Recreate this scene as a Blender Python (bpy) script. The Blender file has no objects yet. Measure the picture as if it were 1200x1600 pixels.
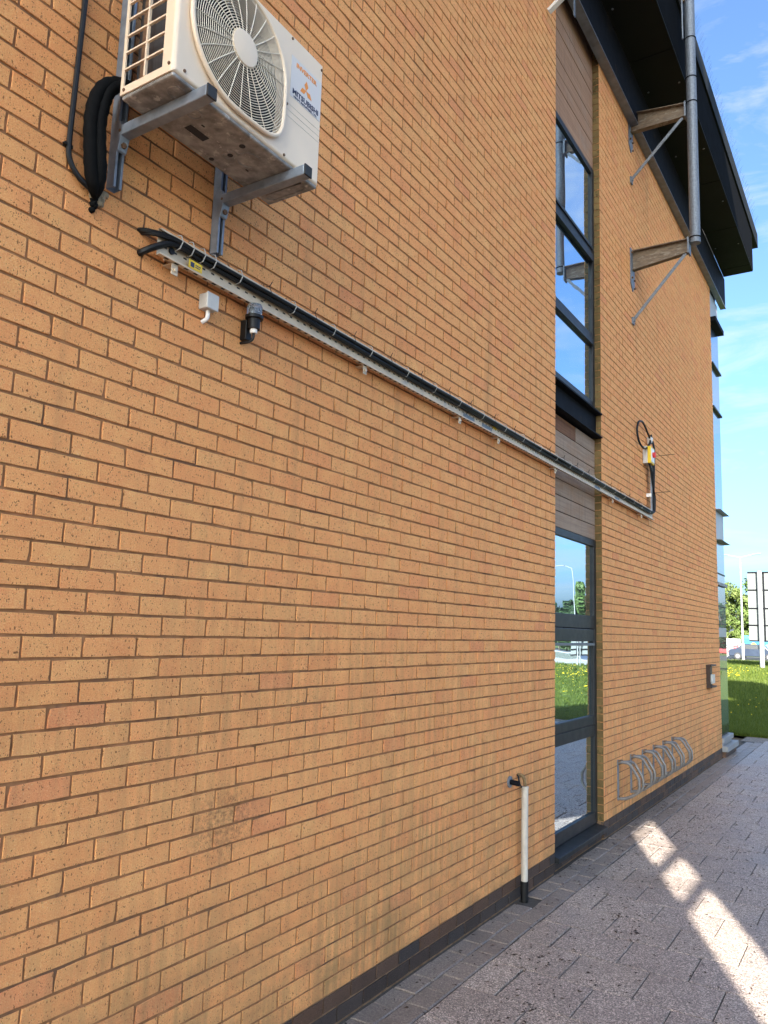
import bpy, math, random
import numpy as np
from mathutils import Vector, Matrix
random.seed(7)
rng = np.random.default_rng(7)
SC = bpy.context.scene
COL = SC.collection

# ------------------------------------------------------------------ camera
F_PX = 1218.27
CAM = Vector((-1.36424, -2.2799, 1.8558))
YAW, PITCH, ROLL = 1.00088, 0.14087, 0.03226
fw = Vector((math.sin(YAW) * math.cos(PITCH), math.cos(YAW) * math.cos(PITCH), math.sin(PITCH)))
r0 = Vector((math.cos(YAW), -math.sin(YAW), 0))
u0 = r0.cross(fw)
rt = r0 * math.cos(ROLL) + u0 * math.sin(ROLL)
up = u0 * math.cos(ROLL) - r0 * math.sin(ROLL)
cam = bpy.data.cameras.new('camera')
camo = bpy.data.objects.new('camera', cam)
COL.objects.link(camo)
camo.matrix_world = Matrix(((rt.x, up.x, -fw.x, CAM.x), (rt.y, up.y, -fw.y, CAM.y), (rt.z, up.z, -fw.z, CAM.z), (0, 0, 0, 1)))
cam.sensor_fit = 'VERTICAL'
cam.sensor_height = 24
cam.lens = 24 * F_PX / 1600
cam.shift_x = -1.35 / 1600
cam.shift_y = 9.8 / 1600
cam.clip_start = 0.05
cam.clip_end = 3000
SC.camera = camo

# ------------------------------------------------------------------ sky, sun, exposure
SUN_EL = math.radians(25)
sun_h = Vector((-2.2, -1.0, 0)).normalized()
SUN = sun_h * math.cos(SUN_EL) + Vector((0, 0, math.sin(SUN_EL)))
W = bpy.data.worlds.new('World')
SC.world = W
W.use_nodes = True
nt = W.node_tree
bg = nt.nodes['Background']
sky = nt.nodes.new('ShaderNodeTexSky')
sky.sky_type = 'NISHITA'
sky.sun_disc = False
sky.sun_elevation = SUN_EL
sky.sun_rotation = math.atan2(sun_h.x, sun_h.y)
sky.air_density = 0.7
sky.dust_density = 3.6
sky.ozone_density = 3.4
tc = nt.nodes.new('ShaderNodeTexCoord')
mp = nt.nodes.new('ShaderNodeMapping')
mp.inputs['Scale'].default_value = (1.6, 1.6, 7.0)
mp.inputs['Location'].default_value = (2.3, 1.1, 0.4)
mp.inputs['Rotation'].default_value = (0.25, 0.1, 0.4)
nz = nt.nodes.new('ShaderNodeTexNoise')
nz.inputs['Scale'].default_value = 2.6
nz.inputs['Detail'].default_value = 9
nz.inputs['Roughness'].default_value = 0.62
nz.inputs['Distortion'].default_value = 0.5
cr = nt.nodes.new('ShaderNodeValToRGB')
cr.color_ramp.elements[0].position = 0.49
cr.color_ramp.elements[0].color = (0, 0, 0, 1)
cr.color_ramp.elements[1].position = 0.74
cr.color_ramp.elements[1].color = (0.62, 0.62, 0.62, 1)
mx = nt.nodes.new('ShaderNodeMixRGB')
mx.inputs[2].default_value = (2.3, 2.35, 2.4, 1)
nt.links.new(tc.outputs['Generated'], mp.inputs[0])
nt.links.new(mp.outputs[0], nz.inputs[0])
nt.links.new(nz.outputs[0], cr.inputs[0])
nt.links.new(cr.outputs[0], mx.inputs[0])
tint = nt.nodes.new('ShaderNodeMixRGB')
tint.blend_type = 'MULTIPLY'
tint.inputs[0].default_value = 1.0
tint.inputs[2].default_value = (0.84, 0.97, 1.03, 1)
nt.links.new(sky.outputs[0], tint.inputs[1])
nt.links.new(tint.outputs[0], mx.inputs[1])
nt.links.new(mx.outputs[0], bg.inputs[0])
bg.inputs[1].default_value = 0.09
sl = bpy.data.lights.new('sun', 'SUN')
sl.energy = 5.0
sl.angle = math.radians(0.2)
sl.color = (1.0, 0.95, 0.87)
slo = bpy.data.objects.new('sun', sl)
COL.objects.link(slo)
slo.location = (-20, -10, 30)
slo.rotation_euler = SUN.to_track_quat('Z', 'Y').to_euler()
VS = SC.view_settings
VS.view_transform = 'Standard'
VS.look = 'None'
VS.gamma = 1
VS.use_curve_mapping = False
VS.exposure = 2.50
SC.render.engine = 'CYCLES'
SC.cycles.max_bounces = 6
SC.cycles.caustics_reflective = False
SC.cycles.caustics_refractive = False

# ------------------------------------------------------------------ materials
def newmat(name):
    m = bpy.data.materials.new(name)
    m.use_nodes = True
    return m, m.node_tree, m.node_tree.nodes['Principled BSDF']

def N(nt, t, **kw):
    n = nt.nodes.new(t)
    for k, v in kw.items():
        if k in n.inputs:
            n.inputs[k].default_value = v
        else:
            setattr(n, k, v)
    return n

def ramp(nt, src, stops, interp='LINEAR'):
    r = nt.nodes.new('ShaderNodeValToRGB')
    r.color_ramp.interpolation = interp
    e = r.color_ramp.elements
    while len(e) < len(stops):
        e.new(0.5)
    for i, (p, c) in enumerate(stops):
        e[i].position = p
        e[i].color = (c, c, c, 1) if not isinstance(c, tuple) else (*c[:3], 1)
    nt.links.new(src, r.inputs[0])
    return r.outputs[0]

def mix(nt, fac, a, b, mode='MIX'):
    m = nt.nodes.new('ShaderNodeMixRGB')
    m.blend_type = mode
    for i, v in enumerate((fac, a, b)):
        if isinstance(v, bpy.types.NodeSocket):
            nt.links.new(v, m.inputs[i])
        else:
            m.inputs[i].default_value = v if i == 0 else (*v[:3], 1)
    return m.outputs[0]

def pos(nt, scale=(1, 1, 1), loc=(0, 0, 0)):
    g = nt.nodes.new('ShaderNodeNewGeometry')
    m = nt.nodes.new('ShaderNodeMapping')
    m.inputs['Scale'].default_value = scale
    m.inputs['Location'].default_value = loc
    nt.links.new(g.outputs['Position'], m.inputs[0])
    return m.outputs[0]

def noise(nt, vec, scale, detail=3, rough=0.55, dist=0.0):
    n = N(nt, 'ShaderNodeTexNoise', Scale=scale, Detail=detail, Roughness=rough, Distortion=dist)
    nt.links.new(vec, n.inputs['Vector'])
    return n.outputs[0]

def voro(nt, vec, scale, out='Distance', rand=1.0):
    n = N(nt, 'ShaderNodeTexVoronoi', Scale=scale, Randomness=rand)
    nt.links.new(vec, n.inputs['Vector'])
    return n.outputs[out]

def bump(nt, b, h, strength=0.3, dist=0.002):
    n = N(nt, 'ShaderNodeBump', Strength=strength, Distance=dist)
    nt.links.new(h, n.inputs['Height'])
    nt.links.new(n.outputs[0], b.inputs['Normal'])

def simple(name, col, rough=0.6, metal=0.0, var=0.12, scale=30, spec=0.5, bumpy=0.0, vec_scale=(1, 1, 1), spots=None):
    m, nt, b = newmat(name)
    v = pos(nt, vec_scale)
    n = noise(nt, v, scale, 4)
    lo = tuple(c * (1 - var) for c in col)
    hi = tuple(min(1, c * (1 + var)) for c in col)
    c = ramp(nt, n, [(0.3, lo), (0.7, hi)])
    if spots:
        s = ramp(nt, noise(nt, v, spots[0], 5, 0.65), [(spots[1], 0.0), (spots[1] + 0.08, 1.0)])
        c = mix(nt, s, c, spots[2])
    nt.links.new(c, b.inputs['Base Color'])
    r = ramp(nt, n, [(0.2, max(0, rough - 0.08)), (0.8, min(1, rough + 0.08))])
    nt.links.new(r, b.inputs['Roughness'])
    b.inputs['Metallic'].default_value = metal
    b.inputs['Specular IOR Level'].default_value = spec
    if bumpy:
        bump(nt, b, noise(nt, v, scale * 6, 3), bumpy, 0.001)
    return m

def brick_mat(name, cols, dark=False):
    m, nt, b = newmat(name)
    at = N(nt, 'ShaderNodeAttribute', attribute_name='rnd')
    base = ramp(nt, at.outputs['Fac'], cols)
    p = pos(nt)
    # cloudy tone in the clay, fine grain, drag marks
    big = noise(nt, p, 9, 3)
    base = mix(nt, 0.5, base, ramp(nt, big, [(0.25, 0.38), (0.75, 0.62)]), 'OVERLAY')
    fine = noise(nt, p, 210, 3, 0.8)
    base = mix(nt, 0.55, base, ramp(nt, fine, [(0.28, 0.18), (0.72, 0.82)]), 'OVERLAY')
    # pale grains
    sp = noise(nt, p, 230, 1, 0.4)
    base = mix(nt, ramp(nt, sp, [(0.68, 0.0), (0.74, 0.55)]), base, (0.78, 0.58, 0.32) if not dark else (0.3, 0.25, 0.2))
    # dark pits: small round holes of several sizes, denser in patches
    dv = pos(nt, (1.5, 1.5, 0.8))
    dn = noise(nt, p, 60, 2)
    pit = voro(nt, dv, 120)
    rad = ramp(nt, noise(nt, p, 33, 1), [(0.36, 0.0), (0.70, 0.30)])
    lt = N(nt, 'ShaderNodeMath', operation='LESS_THAN')
    nt.links.new(pit, lt.inputs[0])
    nt.links.new(rad, lt.inputs[1])
    pit2 = ramp(nt, noise(nt, pos(nt, (1, 1, 0.6), (3, 0, 1)), 135, 1, 0.3), [(0.675, 0.0), (0.71, 1.0)])
    pits = N(nt, 'ShaderNodeMath', operation='MAXIMUM')
    nt.links.new(lt.outputs[0], pits.inputs[0])
    nt.links.new(pit2, pits.inputs[1])
    pm = N(nt, 'ShaderNodeMath', operation='MULTIPLY')
    nt.links.new(pits.outputs[0], pm.inputs[0])
    pm.inputs[1].default_value = 0.8
    base = mix(nt, pm.outputs[0], base, (0.13, 0.055, 0.02) if not dark else (0.01, 0.008, 0.007))
    if not dark:
        # water streaks and lichen grime
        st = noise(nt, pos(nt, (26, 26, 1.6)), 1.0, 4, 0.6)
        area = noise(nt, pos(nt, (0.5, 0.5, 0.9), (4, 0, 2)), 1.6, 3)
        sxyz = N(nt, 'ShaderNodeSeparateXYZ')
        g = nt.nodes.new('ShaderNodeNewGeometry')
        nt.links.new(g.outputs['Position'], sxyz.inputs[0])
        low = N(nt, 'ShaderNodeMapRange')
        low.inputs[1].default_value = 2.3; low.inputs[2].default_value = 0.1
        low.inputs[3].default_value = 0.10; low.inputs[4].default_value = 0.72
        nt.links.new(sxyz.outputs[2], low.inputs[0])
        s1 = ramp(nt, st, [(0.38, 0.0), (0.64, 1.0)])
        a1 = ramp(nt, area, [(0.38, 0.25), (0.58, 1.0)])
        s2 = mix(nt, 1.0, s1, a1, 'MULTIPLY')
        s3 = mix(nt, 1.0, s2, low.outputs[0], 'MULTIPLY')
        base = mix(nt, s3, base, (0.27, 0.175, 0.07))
        # shade near the ground painted into the foot of the wall, ragged brown
        foot_shade = N(nt, 'ShaderNodeMapRange')
        foot_shade.inputs[1].default_value = 1.0; foot_shade.inputs[2].default_value = 0.12
        foot_shade.inputs[3].default_value = 0.0; foot_shade.inputs[4].default_value = 1.0
        nt.links.new(sxyz.outputs[2], foot_shade.inputs[0])
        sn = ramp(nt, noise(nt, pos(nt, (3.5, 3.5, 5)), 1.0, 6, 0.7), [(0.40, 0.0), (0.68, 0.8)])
        base = mix(nt, mix(nt, 1.0, foot_shade.outputs[0], sn, 'MULTIPLY'), base, (0.25, 0.155, 0.065))
        # sooty mildew spot
        vd = N(nt, 'ShaderNodeVectorMath', operation='DISTANCE')
        mp2 = pos(nt, (0.75, 1, 1), (0, 0, 0))
        nt.links.new(mp2, vd.inputs[0])
        vd.inputs[1].default_value = (0.80, 0, 1.06)
        ms = ramp(nt, vd.outputs['Value'], [(0.05, 1.0), (0.19, 0.0)])
        mn = ramp(nt, noise(nt, p, 42, 6, 0.75), [(0.42, 0.0), (0.66, 0.75)])
        base = mix(nt, mix(nt, 1.0, ms, mn, 'MULTIPLY'), base, (0.06, 0.045, 0.03))
        # dirt below the roof edge and beside the far corner
        ds = ramp(nt, noise(nt, pos(nt, (9, 9, 0.45), (7, 0, 3)), 1.0, 4), [(0.55, 0.0), (0.8, 0.4)])
        base = mix(nt, ds, base, (0.24, 0.155, 0.07))
    nt.links.new(base, b.inputs['Base Color'])
    b.inputs['Roughness'].default_value = 0.85 if not dark else 0.6
    b.inputs['Specular IOR Level'].default_value = 0.25
    hsub = mix(nt, 1.0, ramp(nt, fine, [(0.2, 0.3), (0.8, 0.7)]), pm.outputs[0], 'SUBTRACT')
    bump(nt, b, hsub, 0.55, 0.0025)
    return m

M = {}
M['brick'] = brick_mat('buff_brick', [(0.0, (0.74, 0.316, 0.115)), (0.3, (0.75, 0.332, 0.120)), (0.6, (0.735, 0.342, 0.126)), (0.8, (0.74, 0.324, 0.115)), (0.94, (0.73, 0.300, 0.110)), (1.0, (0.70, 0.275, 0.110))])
M['shaded_algae_brick'] = simple('shaded_algae_brick', (0.155, 0.105, 0.045), 0.95, 0, 0.35, 5, 0.1, 0.4, spots=(12, 0.55, (0.09, 0.07, 0.03)))  # greenish algae tone, with the return's shade darkened into the colour
M['dark_brick'] = brick_mat('brown_brick', [(0.0, (0.04, 0.03, 0.026)), (0.4, (0.10, 0.055, 0.034)), (0.7, (0.065, 0.045, 0.036)), (1.0, (0.035, 0.031, 0.03))], True)
M['mortar'] = simple('mortar', (0.29, 0.143, 0.066), 0.95, 0, 0.35, 14, 0.1, 0.6, spots=(3.5, 0.54, (0.17, 0.095, 0.055)))
M['dark_mortar'] = simple('plinth_mortar', (0.21, 0.135, 0.08), 0.95, 0, 0.35, 20, 0.1)
M['frame'] = simple('anthracite_frame', (0.018, 0.019, 0.020), 0.45, 0, 0.1, 12, 0.25)
M['steel_dark'] = simple('dark_steel', (0.006, 0.0065, 0.009), 0.7, 0.0, 0.25, 9, 0.08, spots=(5, 0.62, (0.022, 0.016, 0.011)))
M['black'] = simple('black_metal', (0.002, 0.002, 0.002), 0.9, 0, 0.3, 6, 0.04, spots=(60, 0.68, (0.04, 0.035, 0.025)))
M['soffit'] = simple('soffit_panel', (0.0045, 0.0048, 0.0033), 0.7, 0, 0.3, 3, 0.15, spots=(40, 0.72, (0.05, 0.04, 0.03)))
M['flange'] = simple('flange_edge', (0.16, 0.18, 0.21), 0.4, 0.3, 0.25, 10)
M['galv'] = simple('galvanised', (0.15, 0.165, 0.185), 0.55, 0.3, 0.25, 45, spots=(28, 0.60, (0.21, 0.22, 0.23)))
M['galv_warm'] = simple('worn_steel', (0.17, 0.16, 0.15), 0.5, 0.3, 0.25, 45)
M['galv_blue'] = simple('strut_steel', (0.22, 0.255, 0.30), 0.45, 0.4, 0.22, 22, spots=(18, 0.66, (0.17, 0.13, 0.09)))
M['rusty'] = simple('weathered_steel', (0.16, 0.115, 0.075), 0.75, 0.2, 0.4, 16, vec_scale=(1, 1, 4), spots=(10, 0.55, (0.24, 0.20, 0.15)))
M['pan'] = simple('zinc_pan', (0.27, 0.265, 0.25), 0.6, 0.25, 0.45, 22, bumpy=0.3, spots=(30, 0.58, (0.5, 0.49, 0.46)))
M['casing'] = simple('cream_casing', (0.80, 0.645, 0.475), 0.42, 0, 0.04, 5)
M['grille'] = simple('cream_wire', (0.72, 0.64, 0.52), 0.45, 0, 0.05, 8)
M['cavity'] = simple('dark_cavity', (0.022, 0.022, 0.024), 0.8)
M['coil'] = simple('coil_fins', (0.035, 0.036, 0.04), 0.55, 0.2, 0.5, 3, vec_scale=(1, 160, 1))
M['lagging'] = simple('black_lagging', (0.003, 0.003, 0.003), 0.8, 0, 0.5, 60, 0.12, bumpy=0.6)
M['cable'] = simple('black_cable', (0.005, 0.005, 0.0055), 0.5, 0, 0.3, 30, 0.3)
M['tray'] = simple('tray_zinc', (0.58, 0.47, 0.33), 0.5, 0.08, 0.15, 14, spots=(9, 0.6, (0.42, 0.38, 0.32)))
M['white'] = simple('white_plastic', (0.74, 0.71, 0.66), 0.45, 0, 0.06, 10)
M['grey_box'] = simple('grey_plastic', (0.50, 0.48, 0.44), 0.5, 0, 0.07, 20)
M['yellow'] = simple('yellow_plastic', (0.75, 0.50, 0.02), 0.5, 0, 0.05, 20)
M['red'] = simple('red_plastic', (0.55, 0.03, 0.03), 0.45, 0, 0.08, 20)
M['orange'] = simple('orange_print', (0.80, 0.27, 0.03), 0.5, 0, 0.05, 30)
M['navy'] = simple('navy_print', (0.025, 0.03, 0.07), 0.5, 0, 0.1, 30)
M['sticker'] = simple('pale_sticker', (0.66, 0.61, 0.56), 0.35, 0, 0.02, 6)
M['screw'] = simple('rusty_screw', (0.16, 0.09, 0.05), 0.7, 0.2, 0.3, 90)
M['foam'] = simple('foam_filler', (0.24, 0.19, 0.12), 0.95, 0, 0.4, 60, bumpy=0.8)
M['pipe_white'] = simple('grubby_white_pipe', (0.46, 0.42, 0.36), 0.6, 0, 0.14, 16, spots=(24, 0.64, (0.34, 0.29, 0.22)))
M['brass'] = simple('tarnished_copper', (0.20, 0.13, 0.06), 0.6, 0.5, 0.4, 40, spots=(30, 0.6, (0.13, 0.16, 0.10)))
M['stone'] = simple('pale_sill', (0.22, 0.225, 0.23), 0.6, 0, 0.15, 6)
M['spandrel'] = simple('grey_spandrel', (0.30, 0.32, 0.33), 0.45, 0, 0.05, 4)
M['brown_metal'] = simple('brown_hood', (0.035, 0.018, 0.012), 0.5, 0, 0.3, 20)
M['rubber'] = simple('rubber', (0.02, 0.02, 0.02), 0.7)
M['sign_back'] = simple('sign_back', (0.115, 0.125, 0.12), 0.6, 0.0, 0.04, 2)
M['white_paint'] = simple('white_paint', (0.22, 0.225, 0.225), 0.5, 0, 0.03, 3)
M['grey_paint'] = simple('grey_paint', (0.12, 0.13, 0.14), 0.5, 0, 0.05, 3)
M['blue_print'] = simple('blue_print', (0.01, 0.09, 0.17), 0.5, 0, 0.2, 1.2)
M['teal_print'] = simple('teal_print', (0.03, 0.17, 0.20), 0.5, 0, 0.1, 1.2)
M['bark'] = simple('bark', (0.09, 0.065, 0.045), 0.9, 0, 0.3, 14)
M['render'] = simple('pale_render', (0.72, 0.66, 0.58), 0.9, 0, 0.06, 2)
M['concrete'] = simple('pale_concrete', (0.26, 0.235, 0.205), 0.9, 0, 0.1, 3)
M['asphalt'] = simple('asphalt', (0.06, 0.06, 0.062), 0.9, 0, 0.2, 20)
M['gravel'] = simple('gravel', (0.20, 0.165, 0.135), 0.95, 0, 0.6, 45, 0.3, 0.8)
M['earth'] = simple('earth', (0.12, 0.09, 0.06), 0.95, 0, 0.3, 4)

def glass_mat(name, refl, tint=(0.86, 0.93, 0.97), wav=0.012, body=(0.012, 0.016, 0.02)):
    m, nt, b = newmat(name)
    b.inputs['Base Color'].default_value = (*body, 1)
    b.inputs['Roughness'].default_value = 0.3
    gl = N(nt, 'ShaderNodeBsdfGlossy', Roughness=0.0)
    gl.inputs[0].default_value = (*tint, 1)
    bm_ = N(nt, 'ShaderNodeBump', Strength=wav, Distance=0.05)
    nt.links.new(noise(nt, pos(nt, (1, 1, 0.6)), 2.2, 1), bm_.inputs['Height'])
    nt.links.new(bm_.outputs[0], gl.inputs['Normal'])
    ms = nt.nodes.new('ShaderNodeMixShader')
    ms.inputs[0].default_value = refl
    nt.links.new(b.outputs[0], ms.inputs[1])
    nt.links.new(gl.outputs[0], ms.inputs[2])
    nt.links.new(ms.outputs[0], nt.nodes['Material Output'].inputs[0])
    return m
M['glass'] = glass_mat('coated_glass', 0.72, (0.70, 0.87, 1.0), 0.035)
M['bay_glass'] = glass_mat('bay_glass', 0.5)
M['car_glass'] = glass_mat('car_glass', 0.25)
m, nt_, b = newmat('clear_plastic')
b.inputs['Base Color'].default_value = (0.5, 0.55, 0.6, 1)
b.inputs['Roughness'].default_value = 0.08
b.inputs['Transmission Weight'].default_value = 0.75
M['clear'] = m

def wood(name, c1, c2, stain):
    m, nt, b = newmat(name)
    v = pos(nt, (1.2, 30, 38))
    g = noise(nt, v, 1.6, 6, 0.65, 0.4)
    c = ramp(nt, g, [(0.3, c1), (0.7, c2)])
    big = noise(nt, pos(nt, (3, 3, 7)), 1.0, 4)
    c = mix(nt, ramp(nt, big, [(0.5, 0.0), (0.7, 0.6)]), c, stain)
    c = mix(nt, ramp(nt, noise(nt, pos(nt, (40, 40, 2.5)), 1.0, 4), [(0.52, 0.0), (0.75, 0.35)]), c, tuple(x * 0.45 for x in c1))
    nt.links.new(c, b.inputs['Base Color'])
    b.inputs['Roughness'].default_value = 0.8
    bump(nt, b, g, 0.3, 0.002)
    return m
M['board_low'] = wood('weathered_board', (0.21, 0.14, 0.093), (0.34, 0.24, 0.165), (0.28, 0.15, 0.075))
M['board_high'] = wood('brown_board', (0.23, 0.115, 0.058), (0.36, 0.20, 0.11), (0.29, 0.19, 0.125))
M['board_bare'] = wood('bare_board', (0.10, 0.035, 0.012), (0.22, 0.095, 0.035), (0.06, 0.03, 0.02))

def slab_mat(name, c, speck):
    m, nt, b = newmat(name)
    p = pos(nt)
    at = N(nt, 'ShaderNodeAttribute', attribute_name='rnd')
    cell = N(nt, 'ShaderNodeTexVoronoi', Scale=170.0)
    nt.links.new(p, cell.inputs['Vector'])
    sx = N(nt, 'ShaderNodeSeparateXYZ')
    nt.links.new(cell.outputs['Color'], sx.inputs[0])
    col = ramp(nt, sx.outputs[0], [(0.0, tuple(x * (1 - speck * 1.15) for x in c)), (0.45, tuple(x * (1 - 0.2 * speck) for x in c)), (0.72, tuple(x * 1.15 for x in c)), (0.9, tuple(min(1, x * (1 + speck * 1.5)) for x in c)), (1.0, tuple(min(1, x * (1 + speck * 2.0)) for x in c))])
    col = mix(nt, 0.55, col, ramp(nt, at.outputs['Fac'], [(0.0, (0.44, 0.44, 0.45)), (1.0, (0.56, 0.55, 0.53))]), 'OVERLAY')
    # damp and dirt blotches, small dropped marks
    bl = noise(nt, pos(nt), 1.7, 5, 0.6)
    col = mix(nt, ramp(nt, bl, [(0.48, 0.0), (0.72, 0.55)]), col, tuple(x * 0.5 for x in c))
    sp = ramp(nt, noise(nt, pos(nt), 42, 3, 0.6), [(0.70, 0.0), (0.74, 0.7)])
    col = mix(nt, sp, col, tuple(x * 0.25 for x in c))
    wp = ramp(nt, noise(nt, pos(nt, loc=(5, 2, 0)), 24, 2, 0.5), [(0.76, 0.0), (0.79, 0.8)])
    col = mix(nt, wp, col, (0.55, 0.53, 0.5))
    nt.links.new(col, b.inputs['Base Color'])
    nt.links.new(ramp(nt, bl, [(0.35, 0.62), (0.7, 0.42)]), b.inputs['Roughness'])
    b.inputs['Specular IOR Level'].default_value = 0.4
    bump(nt, b, cell.outputs['Distance'], 0.5, 0.002)
    return m
M['slab'] = slab_mat('aggregate_slab', (0.32, 0.262, 0.222), 0.6)
M['paver'] = slab_mat('grey_block', (0.21, 0.172, 0.146), 0.25)
M['joint'] = simple('joint_sand', (0.06, 0.05, 0.042), 0.95, 0, 0.4, 60)

def leaf_mat(name, c1, c2, trans=0.3):
    m, nt, b = newmat(name)
    at = N(nt, 'ShaderNodeAttribute', attribute_name='rnd')
    col = ramp(nt, at.outputs['Fac'], [(0.0, c1), (1.0, c2)])
    nt.links.new(col, b.inputs['Base Color'])
    b.inputs['Roughness'].default_value = 0.6
    b.inputs['Specular IOR Level'].default_value = 0.3
    tr = nt.nodes.new('ShaderNodeBsdfTranslucent')
    nt.links.new(col, tr.inputs[0])
    ms = nt.nodes.new('ShaderNodeMixShader')
    ms.inputs[0].default_value = trans
    nt.links.new(b.outputs[0], ms.inputs[1])
    nt.links.new(tr.outputs[0], ms.inputs[2])
    nt.links.new(ms.outputs[0], nt.nodes['Material Output'].inputs[0])
    return m
M['leaf_light'] = leaf_mat('light_leaves', (0.065, 0.105, 0.022), (0.17, 0.21, 0.06))
M['leaf_mid'] = leaf_mat('mid_leaves', (0.045, 0.09, 0.02), (0.11, 0.17, 0.04))
M['leaf_dark'] = leaf_mat('dark_leaves', (0.02, 0.045, 0.018), (0.05, 0.09, 0.03))
M['blade'] = leaf_mat('grass_blades', (0.045, 0.078, 0.010), (0.12, 0.15, 0.018), 0.35)
M['petal'] = leaf_mat('dandelion_petals', (0.75, 0.52, 0.01), (0.8, 0.62, 0.03), 0.2)
M['litter'] = leaf_mat('dead_leaves', (0.02, 0.012, 0.008), (0.075, 0.045, 0.028), 0.05)
M['litter_pale'] = leaf_mat('pale_crumbs', (0.28, 0.25, 0.21), (0.5, 0.47, 0.42), 0.05)
m, nt_, b = newmat('lawn_turf')
c_ = ramp(nt_, noise(nt_, pos(nt_), 7, 6, 0.7), [(0.3, (0.035, 0.07, 0.006)), (0.7, (0.09, 0.13, 0.010))])
c_ = mix(nt_, ramp(nt_, noise(nt_, pos(nt_), 0.5, 4), [(0.5, 0.0), (0.75, 0.5)]), c_, (0.11, 0.125, 0.015))
nt_.links.new(c_, b.inputs['Base Color'])
b.inputs['Roughness'].default_value = 0.95
M['turf'] = m
m, nt_, b = newmat('car_paint_dark'); b.inputs['Base Color'].default_value = (0.02, 0.03, 0.05, 1); b.inputs['Roughness'].default_value = 0.25
nt_.links.new(ramp(nt_, noise(nt_, pos(nt_), 2, 2), [(0.3, (0.018, 0.026, 0.045)), (0.7, (0.024, 0.034, 0.055))]), b.inputs['Base Color']); M['car_dark'] = m
m, nt_, b = newmat('car_paint_silver'); b.inputs['Roughness'].default_value = 0.3
nt_.links.new(ramp(nt_, noise(nt_, pos(nt_), 2, 2), [(0.3, (0.13, 0.135, 0.145)), (0.7, (0.16, 0.165, 0.175))]), b.inputs['Base Color']); M['car_silver'] = m
M['tail'] = simple('tail_lamp', (0.5, 0.03, 0.02), 0.3)

# ------------------------------------------------------------------ builders
ORG = {}      # object name -> world origin (no rotations are used in parents)

def thing(name, label, cat, loc, group=None):
    o = bpy.data.objects.new(name, None)
    o.empty_display_size = 0.2
    COL.objects.link(o)
    o.location = loc
    ORG[o.name] = Vector(loc)
    o['label'] = label
    o['category'] = cat
    if group:
        o['group'] = group
    return o

def tag(o, label, cat, group=None):
    o['label'] = label
    o['category'] = cat
    if group:
        o['group'] = group
    return o

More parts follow.
